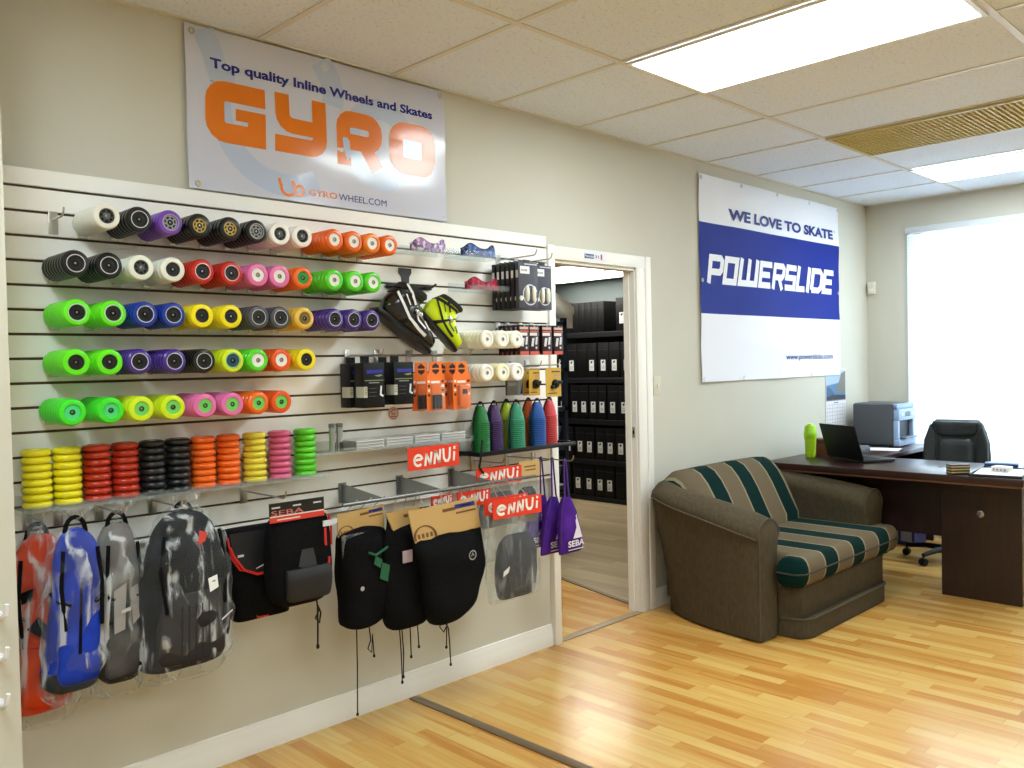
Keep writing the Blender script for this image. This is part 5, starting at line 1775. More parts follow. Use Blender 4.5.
# protector pads in clear pouches with red headers
def pad_pack(label, x0, x1, yf, z0, zh, z1, depth, pad=True, header=None, tilt=0.0, loop=True, zl=0.926):
    t = thing('protector_pack', label, 'packet', ((x0 + x1) / 2, yf, z0), 'protector packs with card headers')
    b = MB()
    b.loft([[(x0, yf, zh), (x1, yf, zh - tilt), (x1, yf, z1 - tilt), (x0, yf, z1)], [(x0, yf + 0.006, zh), (x1, yf + 0.006, zh - tilt), (x1, yf + 0.006, z1 - tilt), (x0, yf + 0.006, z1)]])
    b.build('card_header', header or REDCARD, t)
    W, H = x1 - x0, z1 - zh
    if header is None:
        b = MB()
        ennui(b, x0 + W * 0.05, x0 + W * 0.95, zh + H * 0.16, zh + H * 0.92, lambda u, v: (u, yf - 0.0012, v - tilt * (u - x0) / W), 0, H * 0.15)
        b.build('lettering', WHITEP, t)
    else:
        b = MB()
        b.box(x0 + W * 0.25, x0 + W * 0.8, yf - 0.001, yf, zh + H * 0.62, zh + H * 0.7)
        b.box(x0 + W * 0.3, x0 + W * 0.8, yf - 0.001, yf, zh + H * 0.40, zh + H * 0.48)
        b.build('header_print', BROWN, t)
    b = MB()
    xc, hw = (x0 + x1) / 2, W / 2
    hh = zh - z0
    sec = [(z0, xc, yf + depth * 0.5, hw * 0.95, depth * 0.10), (z0 + hh * 0.06, xc, yf + depth * 0.5, hw * 0.97, depth * 0.46), (z0 + hh * 0.4, xc, yf + depth * 0.5, hw * 0.98, depth * 0.55), (z0 + hh * 0.8, xc, yf + depth * 0.4, hw, depth * 0.25), (zh + 0.004, xc, yf + 0.006, hw, 0.003)]
    b.loft(pouch_rings(fine(sec), n=36, e=0.5, amp=0.006, sc=16, seed=x0), caps=False)
    b.build('clear_pouch', M['poly'], t, smooth=60)
    if pad:
        b = MB()
        sec = [(z0 + hh * 0.02, xc + hw * 0.12, yf + depth * 0.5, hw * 0.62, depth * 0.2), (z0 + hh * 0.08, xc + hw * 0.12, yf + depth * 0.5, hw * 0.76, depth * 0.42), (z0 + hh * 0.40, xc + hw * 0.12, yf + depth * 0.5, hw * 0.80, depth * 0.46), (z0 + hh * 0.66, xc + hw * 0.16, yf + depth * 0.5, hw * 0.70, depth * 0.36), (z0 + hh * 0.76, xc + hw * 0.2, yf + depth * 0.5, hw * 0.45, depth * 0.16)]
        b.loft(pouch_rings(fine(sec), e=0.7, amp=0.008, sc=18, seed=x0 * 2))
        b.build('pad', add_noise_color(mat('pad_cloth', (30, 31, 35), 0.7), (20, 17, 17), 26, bump=0.8, bdist=0.01), t, smooth=65)
        b = MB()
        b.flat([(x0 + W * 0.16, z0 + hh * 0.32), (x0 + W * 0.27, z0 + hh * 0.36), (x0 + W * 0.30, z0 + hh * 0.43), (x0 + W * 0.17, z0 + hh * 0.38)], frY(yf - depth * 0.05))
        b.build('white_flash', C((216, 216, 214), 0.5), t)
    b = MB()
    for u in (0.3, 0.7):
        b.tube([(x0 + W * u, yf + 0.003, z1 - 0.005), (x0 + W * u, (yf - 0.285) / 2, (z1 + zl) / 2 + 0.006), (x0 + W * u, -0.281, zl + 0.0095)] if loop else [(x0 + W * u, yf + 0.003, z1 - 0.005), (x0 + W * u, yf + 0.002, zl)], 0.0016, 6)
    b.build('wire_hook', M['metal'], t)
    return t
pad_pack('clear pouch of dark pads under a red header, nearest of the row', 2.440, 2.732, -0.385, 0.425, 0.788, 0.868, 0.075, tilt=0.006)
pad_pack('clear pouch under a red header, directly behind the nearest one', 2.432, 2.690, -0.345, 0.60, 0.800, 0.872, 0.030, pad=False, tilt=0.004)
pad_pack('pouch under a red header peeking out left of the rear ones', 2.395, 2.585, -0.215, 0.66, 0.826, 0.892, 0.045, pad=False, tilt=0.004)
pad_pack('pouch under the narrow red header far left behind the cardboard header', 2.270, 2.385, -0.195, 0.70, 0.842, 0.888, 0.040, pad=False)
make_hook(0.19, 'metal hook carrying the highest red headed pouch', 2.660, 0.992)
make_hook(0.17, 'metal hook carrying the tan headed pouch near the doorway', 2.880, 0.992)
pad_pack('clear pouch under the highest red header, below the black tray', 2.520, 2.800, -0.200, 0.70, 0.905, 0.978, 0.060, tilt=0.008, loop=False, zl=0.99)
pad_pack('clear pouch of dark pads with a tan header beside the purple bags', 2.806, 2.944, -0.178, 0.688, 0.905, 0.980, 0.060, header=CARD, loop=False, zl=0.99)

# cones in the black tray
t = thing('black_tray', 'black wire edged tray holding the coloured cone stacks', 'tray', (2.83, SY, 1.03))
b = MB()
b.box(2.545, 3.185, -0.192, SY - 0.0015, 1.030, 1.036)
b.box(2.545, 3.185, -0.196, -0.190, 1.028, 1.048, bev=0.002)
b.box(2.541, 2.547, -0.196, SY - 0.0015, 1.028, 1.048, bev=0.002)
b.box(3.183, 3.189, -0.196, SY - 0.0015, 1.028, 1.048, bev=0.002)
b.build('shelf', M['black'], t)
b = MB()
cord(b, [(2.560, -0.198, 1.10), (2.545, -0.203, 1.03), (2.535, -0.203, 0.985), (2.560, -0.203, 0.955)], 0.005)
b.build('hanging_strap', M['black'], t)
CONE_Z = 1.0363
conep = {}
for i, (x, y, col, cn, side) in enumerate(((2.600, -0.145, (8, 108, 42), 'dark green', 1), (2.700, -0.128, (58, 28, 86), 'purple', 1), (2.846, -0.060, (158, 176, 22), 'lime', 0), (2.826, -0.145, (42, 134, 100), 'teal', 1),
                                           (2.996, -0.060, (220, 96, 26), 'orange', 0), (2.968, -0.145, (22, 76, 152), 'blue', 1), (3.128, -0.075, (196, 60, 66), 'red', 0))):
    t = thing('cone_stack', '%s stack of nested slalom cones in the black tray' % cn, 'cone stack', (x, y, CONE_Z), 'stacks of cones in the black tray')
    me = None
    for k in range(16):
        if k == 0:
            b = MB()
            prof = [(0.0405, 0.0), (0.0410, 0.0025), (0.0400, 0.005), (0.037, 0.0065), (0.033, 0.030), (0.0255, 0.058), (0.0195, 0.076), (0.016, 0.079), (0.0135, 0.077), (0.0235, 0.052), (0.0345, 0.004), (0.0375, 0.0)]
            if side:
                prof = [(r * 1.04, h) for r, h in prof]
            b.lathe(prof, (x, y, CONE_Z), (0, 0, 1), 24, 0, closed=True)
            o = b.build('cone', C(col, 0.35), t)
            me = o
        else:
            c = me.copy()
            COL.objects.link(c)
            c.parent = t
            c.location = (0, 0, 0.0089 * k)
    b = MB()
    zt = CONE_Z + 0.0089 * 15 + 0.079
    for s in (-1, 1):
        b.tube([(x + s * 0.046, y - 0.002, CONE_Z + 0.002), (x + s * 0.047, y - 0.002, CONE_Z + 0.12), (x + s * 0.036, y - 0.002, CONE_Z + 0.18), (x + s * 0.012, y - 0.002, zt + 0.012), (x, y - 0.002, zt + 0.016)], 0.0035, 6)
    b.lathe([(0, 0), (0.008, 0.002), (0.009, 0.010), (0, 0.014)], (x, y - 0.002, zt + 0.008), (0, 0, 1), 10)
    b.build('cord', M['black'], t)

# purple drawstring bags on a peg at the panel's end
make_hook(0.245, 'long metal hook carrying the purple drawstring bags', 3.064, 0.968)
PURP = rails_mat((84, 40, 150), (62, 26, 118))
def drawstring_bag(label, x, y, z0, z1, w, top, lean):
    t = thing('drawstring_bag', label, 'bag', (x, y, z0), 'purple drawstring bags')
    H = z1 - z0
    hw = w / 2
    sec = [(z0, x + lean, y, hw * 0.96, 0.005), (z0 + 0.012, x + lean, y, hw, 0.012), (z0 + H * 0.3, x + lean * 0.8, y, hw * 0.94, 0.026), (z0 + H * 0.65, x + lean * 0.4, y, hw * 0.72, 0.028), (z0 + H * 0.88, x + lean * 0.15, y, hw * 0.44, 0.022), (z1, x, y, hw * 0.22, 0.014)]
    rings = pouch_rings(fine(sec), n=32, e=0.8, amp=0.008, sc=18, seed=y * 31)
    b = MB()
    b.loft(rings)
    b.build('body', PURP, t, smooth=65)
    b = MB()
    for s in (-1, 1):
        b.tube([(x + s * hw * 0.85 + lean, y - 0.004, z0 + 0.012), (x + s * hw * 0.92 + lean * 0.8, y - 0.012, z0 + H * 0.3), (x + s * hw * 0.62 + lean * 0.3, y - 0.012, z0 + H * 0.72), (x + s * 0.014, y - 0.008, z1 + 0.01), (x + s * 0.006, y, top + 0.004)], 0.0042, 6)
    b.tube([(x - 0.006, y, top + 0.004), (x, y, top + 0.0085), (x + 0.006, y, top + 0.004)], 0.0042, 6)
    b.build('drawstring', C((74, 34, 128), 0.7), t)
    b = MB()
    yf = y - 0.036
    fr = lambda u, v: (x + lean * 0.85 + hw * u, yf, z0 + H * v)
    b.flat([(-0.18, 0.27), (0.62, 0.27), (0.16, 0.66), (0.05, 0.58), (0.12, 0.46)], fr)
    b.flat([(0.05, 0.66), (0.18, 0.70), (0.14, 0.62)], fr)
    b.text('SEBA', -0.62, 0.78, 0.13, 0.24, fr, 0, 0.03)
    b.flat([(-0.62, 0.075), (0.78, 0.075), (0.78, 0.09), (-0.62, 0.09)], fr)
    b.build('white_print', C((222, 216, 230), 0.6), t)
    return t
drawstring_bag('purple drawstring bag with white print, nearest on the peg', 3.066, -0.228, 0.520, 0.792, 0.165, 0.966, 0.030)
drawstring_bag('purple drawstring bag in the middle of the peg', 3.064, -0.148, 0.512, 0.785, 0.160, 0.966, -0.012)
drawstring_bag('purple drawstring bag rearmost on the peg, against the panel', 3.062, -0.075, 0.535, 0.785, 0.160, 0.966, -0.060)

# ------------------------------------------------------------------ sofa
XC = 4.605
t = thing('sofa', 'taupe two seater sofa with green striped cushions beside the doorway', 'sofa', (XC, -0.5, 0))
def mirror(rings):
    return [[(2 * XC - p[0], p[1], p[2]) for p in r] for r in rings]
# stations of the left arm: outer bottom, outer top, inner (x, y), top height, roll radius factor
ST_ = [((3.905, -0.792), (3.900, -0.800), (4.045, -0.800), 0.585, 0.95),
       ((3.885, -0.775), (3.872, -0.782), (4.070, -0.782), 0.622, 1.0),
       ((3.890, -0.70), (3.862, -0.70), (4.075, -0.70), 0.648, 1.0),
       ((3.905, -0.58), (3.858, -0.58), (4.068, -0.58), 0.676, 1.0),
       ((3.930, -0.44), (3.860, -0.44), (4.058, -0.45), 0.702, 1.0),
       ((3.970, -0.30), (3.872, -0.30), (4.050, -0.33), 0.722, 1.0),
       ((4.035, -0.175), (3.905, -0.18), (4.062, -0.23), 0.738, 1.0),
       ((4.110, -0.100), (3.965, -0.09), (4.105, -0.17), 0.748, 1.0),
       ((4.200, -0.068), (4.060, -0.042), (4.180, -0.14), 0.752, 1.0),
       ((4.320, -0.058), (4.200, -0.030), (4.300, -0.12), 0.750, 1.0)]
def arm_ring(st):
    ob, ot, inn, zt, k = st
    r = math.hypot(inn[0] - ot[0], inn[1] - ot[1]) / 2
    zr = zt - r * 0.82
    ob, ot, inn = Vector(ob), Vector(ot), Vector(inn)
    out = []
    for f in (0.0, 0.25, 0.5, 0.75):
        p = ob.lerp(ot, f ** 1.2)
        out.append((p.x, p.y, 0.012 + (zr - 0.06 - 0.012) * f))
    d = (inn - ot)
    e = d.normalized() * 0.018
    for a in (205, 180, 160, 135, 110, 90, 70, 45, 20, 0, -25):
        c = ot.lerp(inn, 0.5)
        q = c + d.normalized() * (r + 0.012) * math.cos(R(a))
        out.append((q.x, q.y, zr + r * 0.82 * math.sin(R(a)) * (1.0 if a > 0 else 0.8)))
    q = inn - e * 0.6
    for z in (0.40, 0.24, 0.10, 0.012):
        out.append((q.x, q.y, min(z, zr - 0.06)))
    return out
AR = [arm_ring(s) for s in ST_]
ARR = [arm_ring((s[0], (s[1][0] - 0.055 * max(0.0, 1 - i / 6), s[1][1]), s[2]) + (min(s[3], 0.60 + (s[3] - 0.585) * 0.62, 0.694),) + s[4:]) for i, s in enumerate(ST_)]      # the right arm tucks under the desk top
for mirrored in (False, True):
    b = MB()
    b.loft(mirror(ARR) if mirrored else AR)
    a = b.build('arm', M['sofa'], t, smooth=55)
    b = MB()
    AQ = ARR if mirrored else AR
    src = [r[5] for r in AQ[1:]]
    pts = [(p[0] - 0.002, p[1], p[2] - 0.012) for p in src]
    front = [(AQ[1][i][0] + (0.004 if i < 9 else -0.004), AQ[1][i][1] - 0.010, AQ[1][i][2]) for i in range(0, 15)]
    if mirrored:
        pts = [(2 * XC - p[0], p[1], p[2]) for p in pts]
        front = [(2 * XC - p[0], p[1], p[2]) for p in front]
    b.tube(pts, 0.0045, 6)
    b.tube(front, 0.0045, 6)
    b.build('arm_piping', M['piping'], a)
# base and plinth
b = MB()
b.prism([(4.065, -0.10), (4.065, -0.86), (4.10, -0.905), (5.11, -0.905), (5.145, -0.86), (5.145, -0.10)], 0.085, 0.300, 'XY', bev=0.01)
b.build('base', M['sofa'], t)
b = MB()
pl = [(4.07, -0.12)] + [(4.07, -0.80)] + arc(4.15, -0.860, 0.08, 180, 270, 6) + arc(5.03, -0.860, 0.08, 270, 360, 6) + [(5.14, -0.80), (5.14, -0.12)]
b.prism(pl, 0.004, 0.100, 'XY', bev=0.006)
b.build('plinth', M['sofa'], t)
b = MB()
b.tube([(p[0], p[1] - 0.004, 0.104) for p in pl[1:-1]], 0.006, 6)
b.build('plinth_piping', M['piping'], t)
# seat cushion, T shaped, with a welt round the middle
out = [(4.085, -0.36), (4.085, -0.81), (3.985, -0.825), (3.985, -0.925), (4.02, -0.962), (5.20, -0.962), (5.235, -0.925), (5.235, -0.825), (5.125, -0.81), (5.125, -0.36)]
def cushion_rings(outline, z0, z1, r, crown):
    cx = sum(p[0] for p in outline) / len(outline)
    cy = sum(p[1] for p in outline) / len(outline)
    P = []
    m = len(outline)
    for i in range(m):
        a, c = Vector(outline[i]), Vector(outline[(i + 1) % m])
        n = max(1, int((c - a).length / 0.05))
        P += [a.lerp(c, q / n) for q in range(n)]
    N_ = []
    for i in range(len(P)):
        d = (P[(i + 1) % len(P)] - P[i - 1]).normalized()
        N_.append(Vector((d.y, -d.x)))
    s = 1 if sum((p - Vector((cx, cy))).dot(q) for p, q in zip(P, N_)) > 0 else -1
    rings = []
    for k in range(0, 9):
        a = math.pi * k / 8
        off = -r * (1 - math.sin(a)) * s
        z = (z0 + z1) / 2 - (z1 - z0) / 2 * math.cos(a)
        rings.append([(p.x + q.x * off, p.y + q.y * off, z) for p, q in zip(P, N_)])
    return rings, P, N_, s
rg, P_, N2, sg = cushion_rings(out, 0.275, 0.428, 0.045, 0)
b = MB()
b.loft(rg)
seat = b.build('seat_cushion', M['stripe'], t, smooth=50, org=None)
b = MB()
b.tube([(p.x + q.x * 0.001 * sg, p.y + q.y * 0.001 * sg, 0.352) for p, q in zip(P_, N2)] , 0.0045, 6)
b.build('welt', C((58, 56, 46), 0.9), seat)
# back cushion
prof = [(-0.10, 0.33), (-0.30, 0.34), (-0.400, 0.40), (-0.395, 0.47), (-0.350, 0.56), (-0.305, 0.65), (-0.262, 0.72), (-0.215, 0.772), (-0.165, 0.795), (-0.115, 0.792), (-0.075, 0.76), (-0.055, 0.70), (-0.06, 0.50)]
rings = []
nb = 36
for i in range(nb + 1):
    s = -1 + 2 * i / nb
    hw = 0.555
    x = XC + hw * s + 0.0
    e = max(0.0, (abs(s) - 0.80) / 0.20)
    rnd = 1 - e ** 2.2 * 0.36
    ring = []
    for (y, z) in prof:
        sk = 0.035 * s * ((z - 0.33) / 0.47)      # leans out a little towards the top
        yy = -0.10 + (y + 0.10) * (0.45 + 0.55 * rnd)
        zz = 0.33 + (z - 0.33) * (0.90 + 0.10 * rnd) + 0.012 * math.cos(s * 1.4) * ((z - 0.33) / 0.47) - 0.10 * (e ** 2) * ((z - 0.33) / 0.47)
        ring.append((x + sk, yy, zz))
    rings.append(ring)
b = MB()
b.loft(rings)
b.build('back_cushion', M['stripe'], t, smooth=55)
# low feet under the plinth
for x in (4.12, 5.09):
    for y in (-0.82, -0.16):
        b = MB()
        b.box(x - 0.025, x + 0.025, y - 0.025, y + 0.025, 0.0, 0.006)
        b.build('foot', M['black'], t)

# ------------------------------------------------------------------ desk with return
ZT = 0.745
t = thing('desk', 'dark mahogany office desk beside the sofa', 'desk', (5.58, -0.85, 0))
b = MB()
b.box(5.235, 5.925, -1.615, -0.065, ZT - 0.042, ZT, bev=0.004)
b.build('desktop', M['desk'], t)
b = MB()
b.box(5.243, 5.250, -1.605, -0.07, ZT - 0.052, ZT - 0.042)
b.box(5.243, 5.915, -1.607, -1.600, ZT - 0.052, ZT - 0.042)
b.build('edge_band', M['edge'], t)
b = MB()
b.box(5.420, 5.880, -1.560, -1.130, 0.0, ZT - 0.0425, bev=0.002, seg=1)
ped = b.build('pedestal', M['deskdk'], t)
b = MB()
b.lathe([(0.0, 0.004), (0.016, 0.004), (0.021, 0.002), (0.022, 0.0)], (5.420, -1.345, 0.505), (-1, 0, 0), 20)
b.build('grommet_cap', C((140, 142, 146), 0.25, metal=0.8), ped)
for k in range(3):
    b = MB()
    z0 = 0.03 + (0.30 if k else 0) + (0.19 if k == 2 else 0)
    h = 0.29 if k == 0 else 0.18
    b.box(5.878, 5.896, -1.552, -1.138, z0, z0 + h, bev=0.002)
    dr = b.build('drawer', M['desk'], t)
    b = MB()
    b.tube([(5.895, -1.40, z0 + h * 0.6), (5.915, -1.39, z0 + h * 0.6), (5.915, -1.30, z0 + h * 0.6), (5.895, -1.29, z0 + h * 0.6)], 0.004, 6)
    b.build('handle', M['metal'], dr)
b = MB()
b.box(5.500, 5.518, -1.132, -0.085, 0.335, ZT - 0.0425)
b.build('modesty_panel', M['deskdk'], t)
b = MB()
b.box(5.440, 5.890, -0.085, -0.067, 0.0, ZT - 0.0425)
b.build('end_panel', M['deskdk'], t)

t = thing('desk_return', 'dark mahogany return running along the wall to the window', 'desk', (6.45, -0.29, 0))
b = MB()
b.box(5.927, 7.00, -0.565, -0.035, ZT - 0.030, ZT, bev=0.003)
b.build('worktop', M['desk'], t)
b = MB()
b.box(6.96, 6.978, -0.55, -0.05, 0.0, ZT - 0.0305)
b.build('end_panel', M['deskdk'], t)
b = MB()
b.box(5.95, 6.96, -0.060, -0.042, 0.30, ZT - 0.0305)
b.build('back_panel', M['deskdk'], t)

# laptop
# local frame: hinge along Y, keyboard towards +X, lid leaning back towards -X
hd = Vector((-0.165, -0.300, 0)).normalized()
nn = Vector((-hd.y, hd.x, 0))
if nn.x < 0:
    nn = -nn
lap = Matrix((( nn.x, hd.x, 0, 5.585), (nn.y, hd.y, 0, -0.478), (0, 0, 1, ZT + 0.0004), (0, 0, 0, 1)))
t = thing('laptop', 'open black laptop on the desk, its lid facing the sofa', 'laptop', (5.585, -0.478, ZT))
b = MB()
b.box(0.0, 0.245, -0.18, 0.18, 0.004, 0.020, bev=0.003, M4=lap)
b.build('base', C((40, 42, 46), 0.35), t)
b = MB()
for i in range(5):
    for j in range(12):
        b.box(0.045 + 0.022 * i, 0.063 + 0.022 * i, -0.155 + 0.026 * j, -0.134 + 0.026 * j, 0.020, 0.0225, M4=lap)
b.box(0.17, 0.23, -0.05, 0.05, 0.020, 0.0206, 1, M4=lap)
b.build('keyboard', [C((18, 18, 20), 0.5), C((60, 62, 66), 0.4)], t)
lid = lap @ Matrix.Translation((0.004, 0, 0.018)) @ Matrix.Rotation(R(-17), 4, 'Y')
b = MB()
b.box(-0.010, 0.0, -0.18, 0.18, 0.0, 0.235, bev=0.003, M4=lid)
ld = b.build('lid', C((10, 10, 12), 0.55, spec=0.25), t)
b = MB()
b.box(0.0, 0.0008, -0.165, 0.165, 0.018, 0.222, M4=lid)
b.build('screen', C((30, 34, 42), 0.15), ld)
for s in (-0.12, 0.12):
    b = MB()
    b.tube([tuple(lap @ Vector((0.004, s - 0.02, 0.019))), tuple(lap @ Vector((0.004, s + 0.02, 0.019)))], 0.006, 8)
    b.build('hinge', M['black'], t)
b = MB()
for sx in (0.02, 0.225):
    for sy in (-0.16, 0.16):
        b.box(sx - 0.008, sx + 0.008, sy - 0.008, sy + 0.008, 0.0, 0.0045, M4=lap)
b.build('rubber_foot', M['black'], t)

# green bottle
t = thing('shaker_bottle', 'lime green shaker bottle at the wall end of the desk', 'bottle', (5.665, -0.195, ZT))
o = (5.665, -0.195, ZT)
b = MB()
b.lathe([(0.0, 0.0005), (0.031, 0.0005), (0.034, 0.006), (0.036, 0.05), (0.0385, 0.115), (0.041, 0.14)], o, (0, 0, 1), 24)
b.build('body', mat('green_translucent', (176, 220, 30), 0.25, trans=0.25), t, smooth=50)
b = MB()
b.lathe([(0.0, 0.140), (0.043, 0.140), (0.0445, 0.146), (0.0445, 0.172), (0.041, 0.178), (0.039, 0.21), (0.028, 0.222), (0.0, 0.222)], o, (0, 0, 1), 24)
b.build('lid', C((150, 204, 26), 0.3), t, smooth=50)
b = MB()
b.box(o[0] - 0.014, o[0] + 0.014, o[1] - 0.012, o[1] + 0.016, ZT + 0.221, ZT + 0.232, bev=0.003)
b.build('flip_cap', C((206, 234, 90), 0.3), t)
b = MB()
for k in range(4):
    b.lathe([(0.0365 + 0.0006 * k, 0.052 + 0.016 * k), (0.0372 + 0.0006 * k, 0.054 + 0.016 * k), (0.0368 + 0.0006 * k, 0.056 + 0.016 * k)], o, (0, 0, 1), 24)
b.build('grip_rings', C((120, 170, 20), 0.4), t)
# brown box by the bottle
t = thing('brown_box', 'small reddish brown box on the desk behind the laptop', 'box', (5.86, -0.20, ZT))
b = MB()
b.box(5.80, 5.905, -0.27, -0.13, ZT + 0.0004, ZT + 0.11, bev=0.003)
b.build('body', C((104, 58, 34), 0.5), t)
b = MB()
b.box(5.797, 5.908, -0.273, -0.127, ZT + 0.082, ZT + 0.114, bev=0.003)
b.build('lid', C((84, 44, 26), 0.5), t)

# printer on the return
t = thing('printer', 'tall grey printer on the return, window light coloured into its pale blue front', 'printer', (6.76, -0.26, ZT))
b = MB()
b.box(6.600, 6.940, -0.395, -0.085, ZT + 0.006, ZT + 0.330, bev=0.018, seg=3)
b.build('body', C((76, 79, 84), 0.5), t)
b = MB()
b.box(6.604, 6.936, -0.440, -0.394, ZT + 0.008, ZT + 0.055, 0, bev=0.006)
b.box(6.604, 6.640, -0.430, -0.394, ZT + 0.055, ZT + 0.20, 0, bev=0.006)
b.box(6.900, 6.936, -0.430, -0.394, ZT + 0.055, ZT + 0.20, 0, bev=0.006)
b.box(6.604, 6.936, -0.440, -0.394, ZT + 0.20, ZT + 0.285, 0, bev=0.010)
b.box(6.604, 6.936, -0.425, -0.394, ZT + 0.285, ZT + 0.326, 1, bev=0.008)
b.build('front_panel', [C((150, 172, 204), 0.35), C((128, 152, 188), 0.35)], t)  # pale blue carries the cool window light falling on this face
b = MB()
b.box(6.640, 6.900, -0.400, -0.3945, ZT + 0.055, ZT + 0.20)
b.build('output_slot', M['black'], t)
b = MB()
b.box(6.655, 6.885, -0.470, -0.398, ZT + 0.062, ZT + 0.074, bev=0.003)
b.build('paper_tray', C((96, 106, 124), 0.4), t)
b = MB()
b.box(6.72, 6.82, -0.4412, -0.440, ZT + 0.228, ZT + 0.265, 1)
b.lathe([(0.0, 0.003), (0.010, 0.003), (0.012, 0.0)], (6.665, -0.440, ZT + 0.245), (0, -1, 0), 16, 0)
for q in range(3):
    b.box(6.85 + 0.022 * q, 6.864 + 0.022 * q, -0.4425, -0.440, ZT + 0.235, ZT + 0.255, 0)
b.build('control_panel', [C((214, 226, 240), 0.3), C((30, 36, 48), 0.2)], t)
b = MB()
for x in (6.63, 6.91):
    for y in (-0.37, -0.11):
        b.box(x - 0.015, x + 0.015, y - 0.015, y + 0.015, ZT + 0.0002, ZT + 0.0065)
b.build('rubber_foot', M['black'], t)

# black mug and papers on the return
t = thing('black_mug', 'black mug on the return in front of the printer', 'mug', (6.36, -0.17, ZT))
b = MB()
b.lathe([(0.0, 0.0004), (0.034, 0.0004), (0.038, 0.004), (0.039, 0.095), (0.036, 0.095), (0.035, 0.008), (0.0, 0.008)], (6.36, -0.17, ZT), (0, 0, 1), 24)
b.build('body', C((28, 30, 34), 0.3), t)
b = MB()
b.tube([(6.36 - 0.037, -0.185, ZT + 0.078), (6.36 - 0.062, -0.20, ZT + 0.072), (6.36 - 0.066, -0.202, ZT + 0.048), (6.36 - 0.055, -0.197, ZT + 0.028), (6.36 - 0.036, -0.185, ZT + 0.022)], 0.005, 8)
b.build('handle', C((28, 30, 34), 0.3), t)
def sheet(name, label, cx, cy, w, l, rot, z, m, cat, th=0.0012, grp=None):
    b = MB()
    Mx = Matrix.Translation((cx, cy, z)) @ Matrix.Rotation(R(rot), 4, 'Z')
    b.box(-w / 2, w / 2, -l / 2, l / 2, 0.0002, th, M4=Mx)
    return tag(b.build(name, m), label, cat, grp)
sheet('paper_sheet', 'white sheet of paper on the return left of the printer', 6.42, -0.36, 0.21, 0.29, 14, ZT, C((232, 232, 234), 0.6), 'paper')
t = thing('scanner', 'flat dark grey scanner lying on the return behind the laptop', 'scanner', (6.14, -0.20, ZT))
b = MB()
b.box(6.02, 6.27, -0.36, -0.07, ZT + 0.0004, ZT + 0.030, bev=0.005)
b.build('body', C((70, 74, 78), 0.4), t)
b = MB()
b.box(6.025, 6.265, -0.355, -0.075, ZT + 0.030, ZT + 0.042, bev=0.004)
b.build('lid', C((92, 98, 102), 0.4), t)

# things on the front end of the desk
t = thing('card_holder', 'small striped gold and brown card holder near the desk edge', 'card holder', (5.30, -1.265, ZT))
Mx = Matrix.Translation((5.30, -1.265, ZT)) @ Matrix.Rotation(R(-42), 4, 'Z')
b = MB()
b.box(-0.055, 0.055, -0.028, 0.028, 0.0004, 0.058, bev=0.003, M4=Mx)
b.build('body', C((52, 38, 30), 0.4), t)
b = MB()
for q in range(3):
    b.box(-0.0555, 0.0555, -0.0285, 0.0285, 0.010 + 0.016 * q, 0.0165 + 0.016 * q, M4=Mx)
b.build('gold_band', C((176, 160, 110), 0.4), t)
t = thing('document_tray', 'dark tray with papers at the near end of the desk', 'tray', (5.44, -1.47, ZT))
Mx = Matrix.Translation((5.435, -1.450, ZT)) @ Matrix.Rotation(R(6), 4, 'Z')
b = MB()
b.box(-0.19, 0.21, -0.135, 0.13, 0.0004, 0.004, M4=Mx)
for (x0, x1, y0, y1) in ((-0.19, -0.184, -0.135, 0.13), (0.204, 0.21, -0.135, 0.13), (-0.19, 0.21, -0.135, -0.129), (-0.19, 0.21, 0.124, 0.13)):
    b.box(x0, x1, y0, y1, 0.0004, 0.016, M4=Mx)
b.build('tray', C((34, 34, 42), 0.35), t)
sheet('paper_sheet', 'white sheets lying in the dark tray on the desk', 5.45, -1.445, 0.34, 0.235, 9, ZT + 0.0045, C((222, 224, 228), 0.6), 'paper', 0.006)
sheet('green_leaflet', 'pale green leaflet on the sheets in the dark tray', 5.53, -1.375, 0.16, 0.105, 30, ZT + 0.0108, C((170, 186, 170), 0.5), 'leaflet', 0.0012)
b = MB()
Mx = Matrix.Translation((5.475, -1.445, ZT + 0.0108)) @ Matrix.Rotation(R(-8), 4, 'Z')
b.box(-0.035, 0.035, -0.045, 0.045, 0, 0.030, 0, bev=0.002, M4=Mx)
for q in range(4):
    b.box(-0.0358, -0.035, -0.036 + 0.02 * q, -0.024 + 0.02 * q, 0.006, 0.018, 1, M4=Mx)
tag(b.build('white_carton', [C((228, 226, 226), 0.5), C((160, 150, 150), 0.5)]), 'small white printed carton on top of the papers', 'carton')
b = MB()
Mx = Matrix.Translation((5.81, -1.35, ZT)) @ Matrix.Rotation(R(12), 4, 'Z')
b.box(-0.05, 0.05, -0.09, 0.09, 0.0004, 0.022, 0, bev=0.006, M4=Mx)
b.box(-0.035, 0.035, -0.07, 0.07, 0.022, 0.024, 1, M4=Mx)
tag(b.build('blue_case', [C((28, 62, 110), 0.35), C((44, 84, 140), 0.35)]), 'flat blue case at the chair side of the desk', 'case')

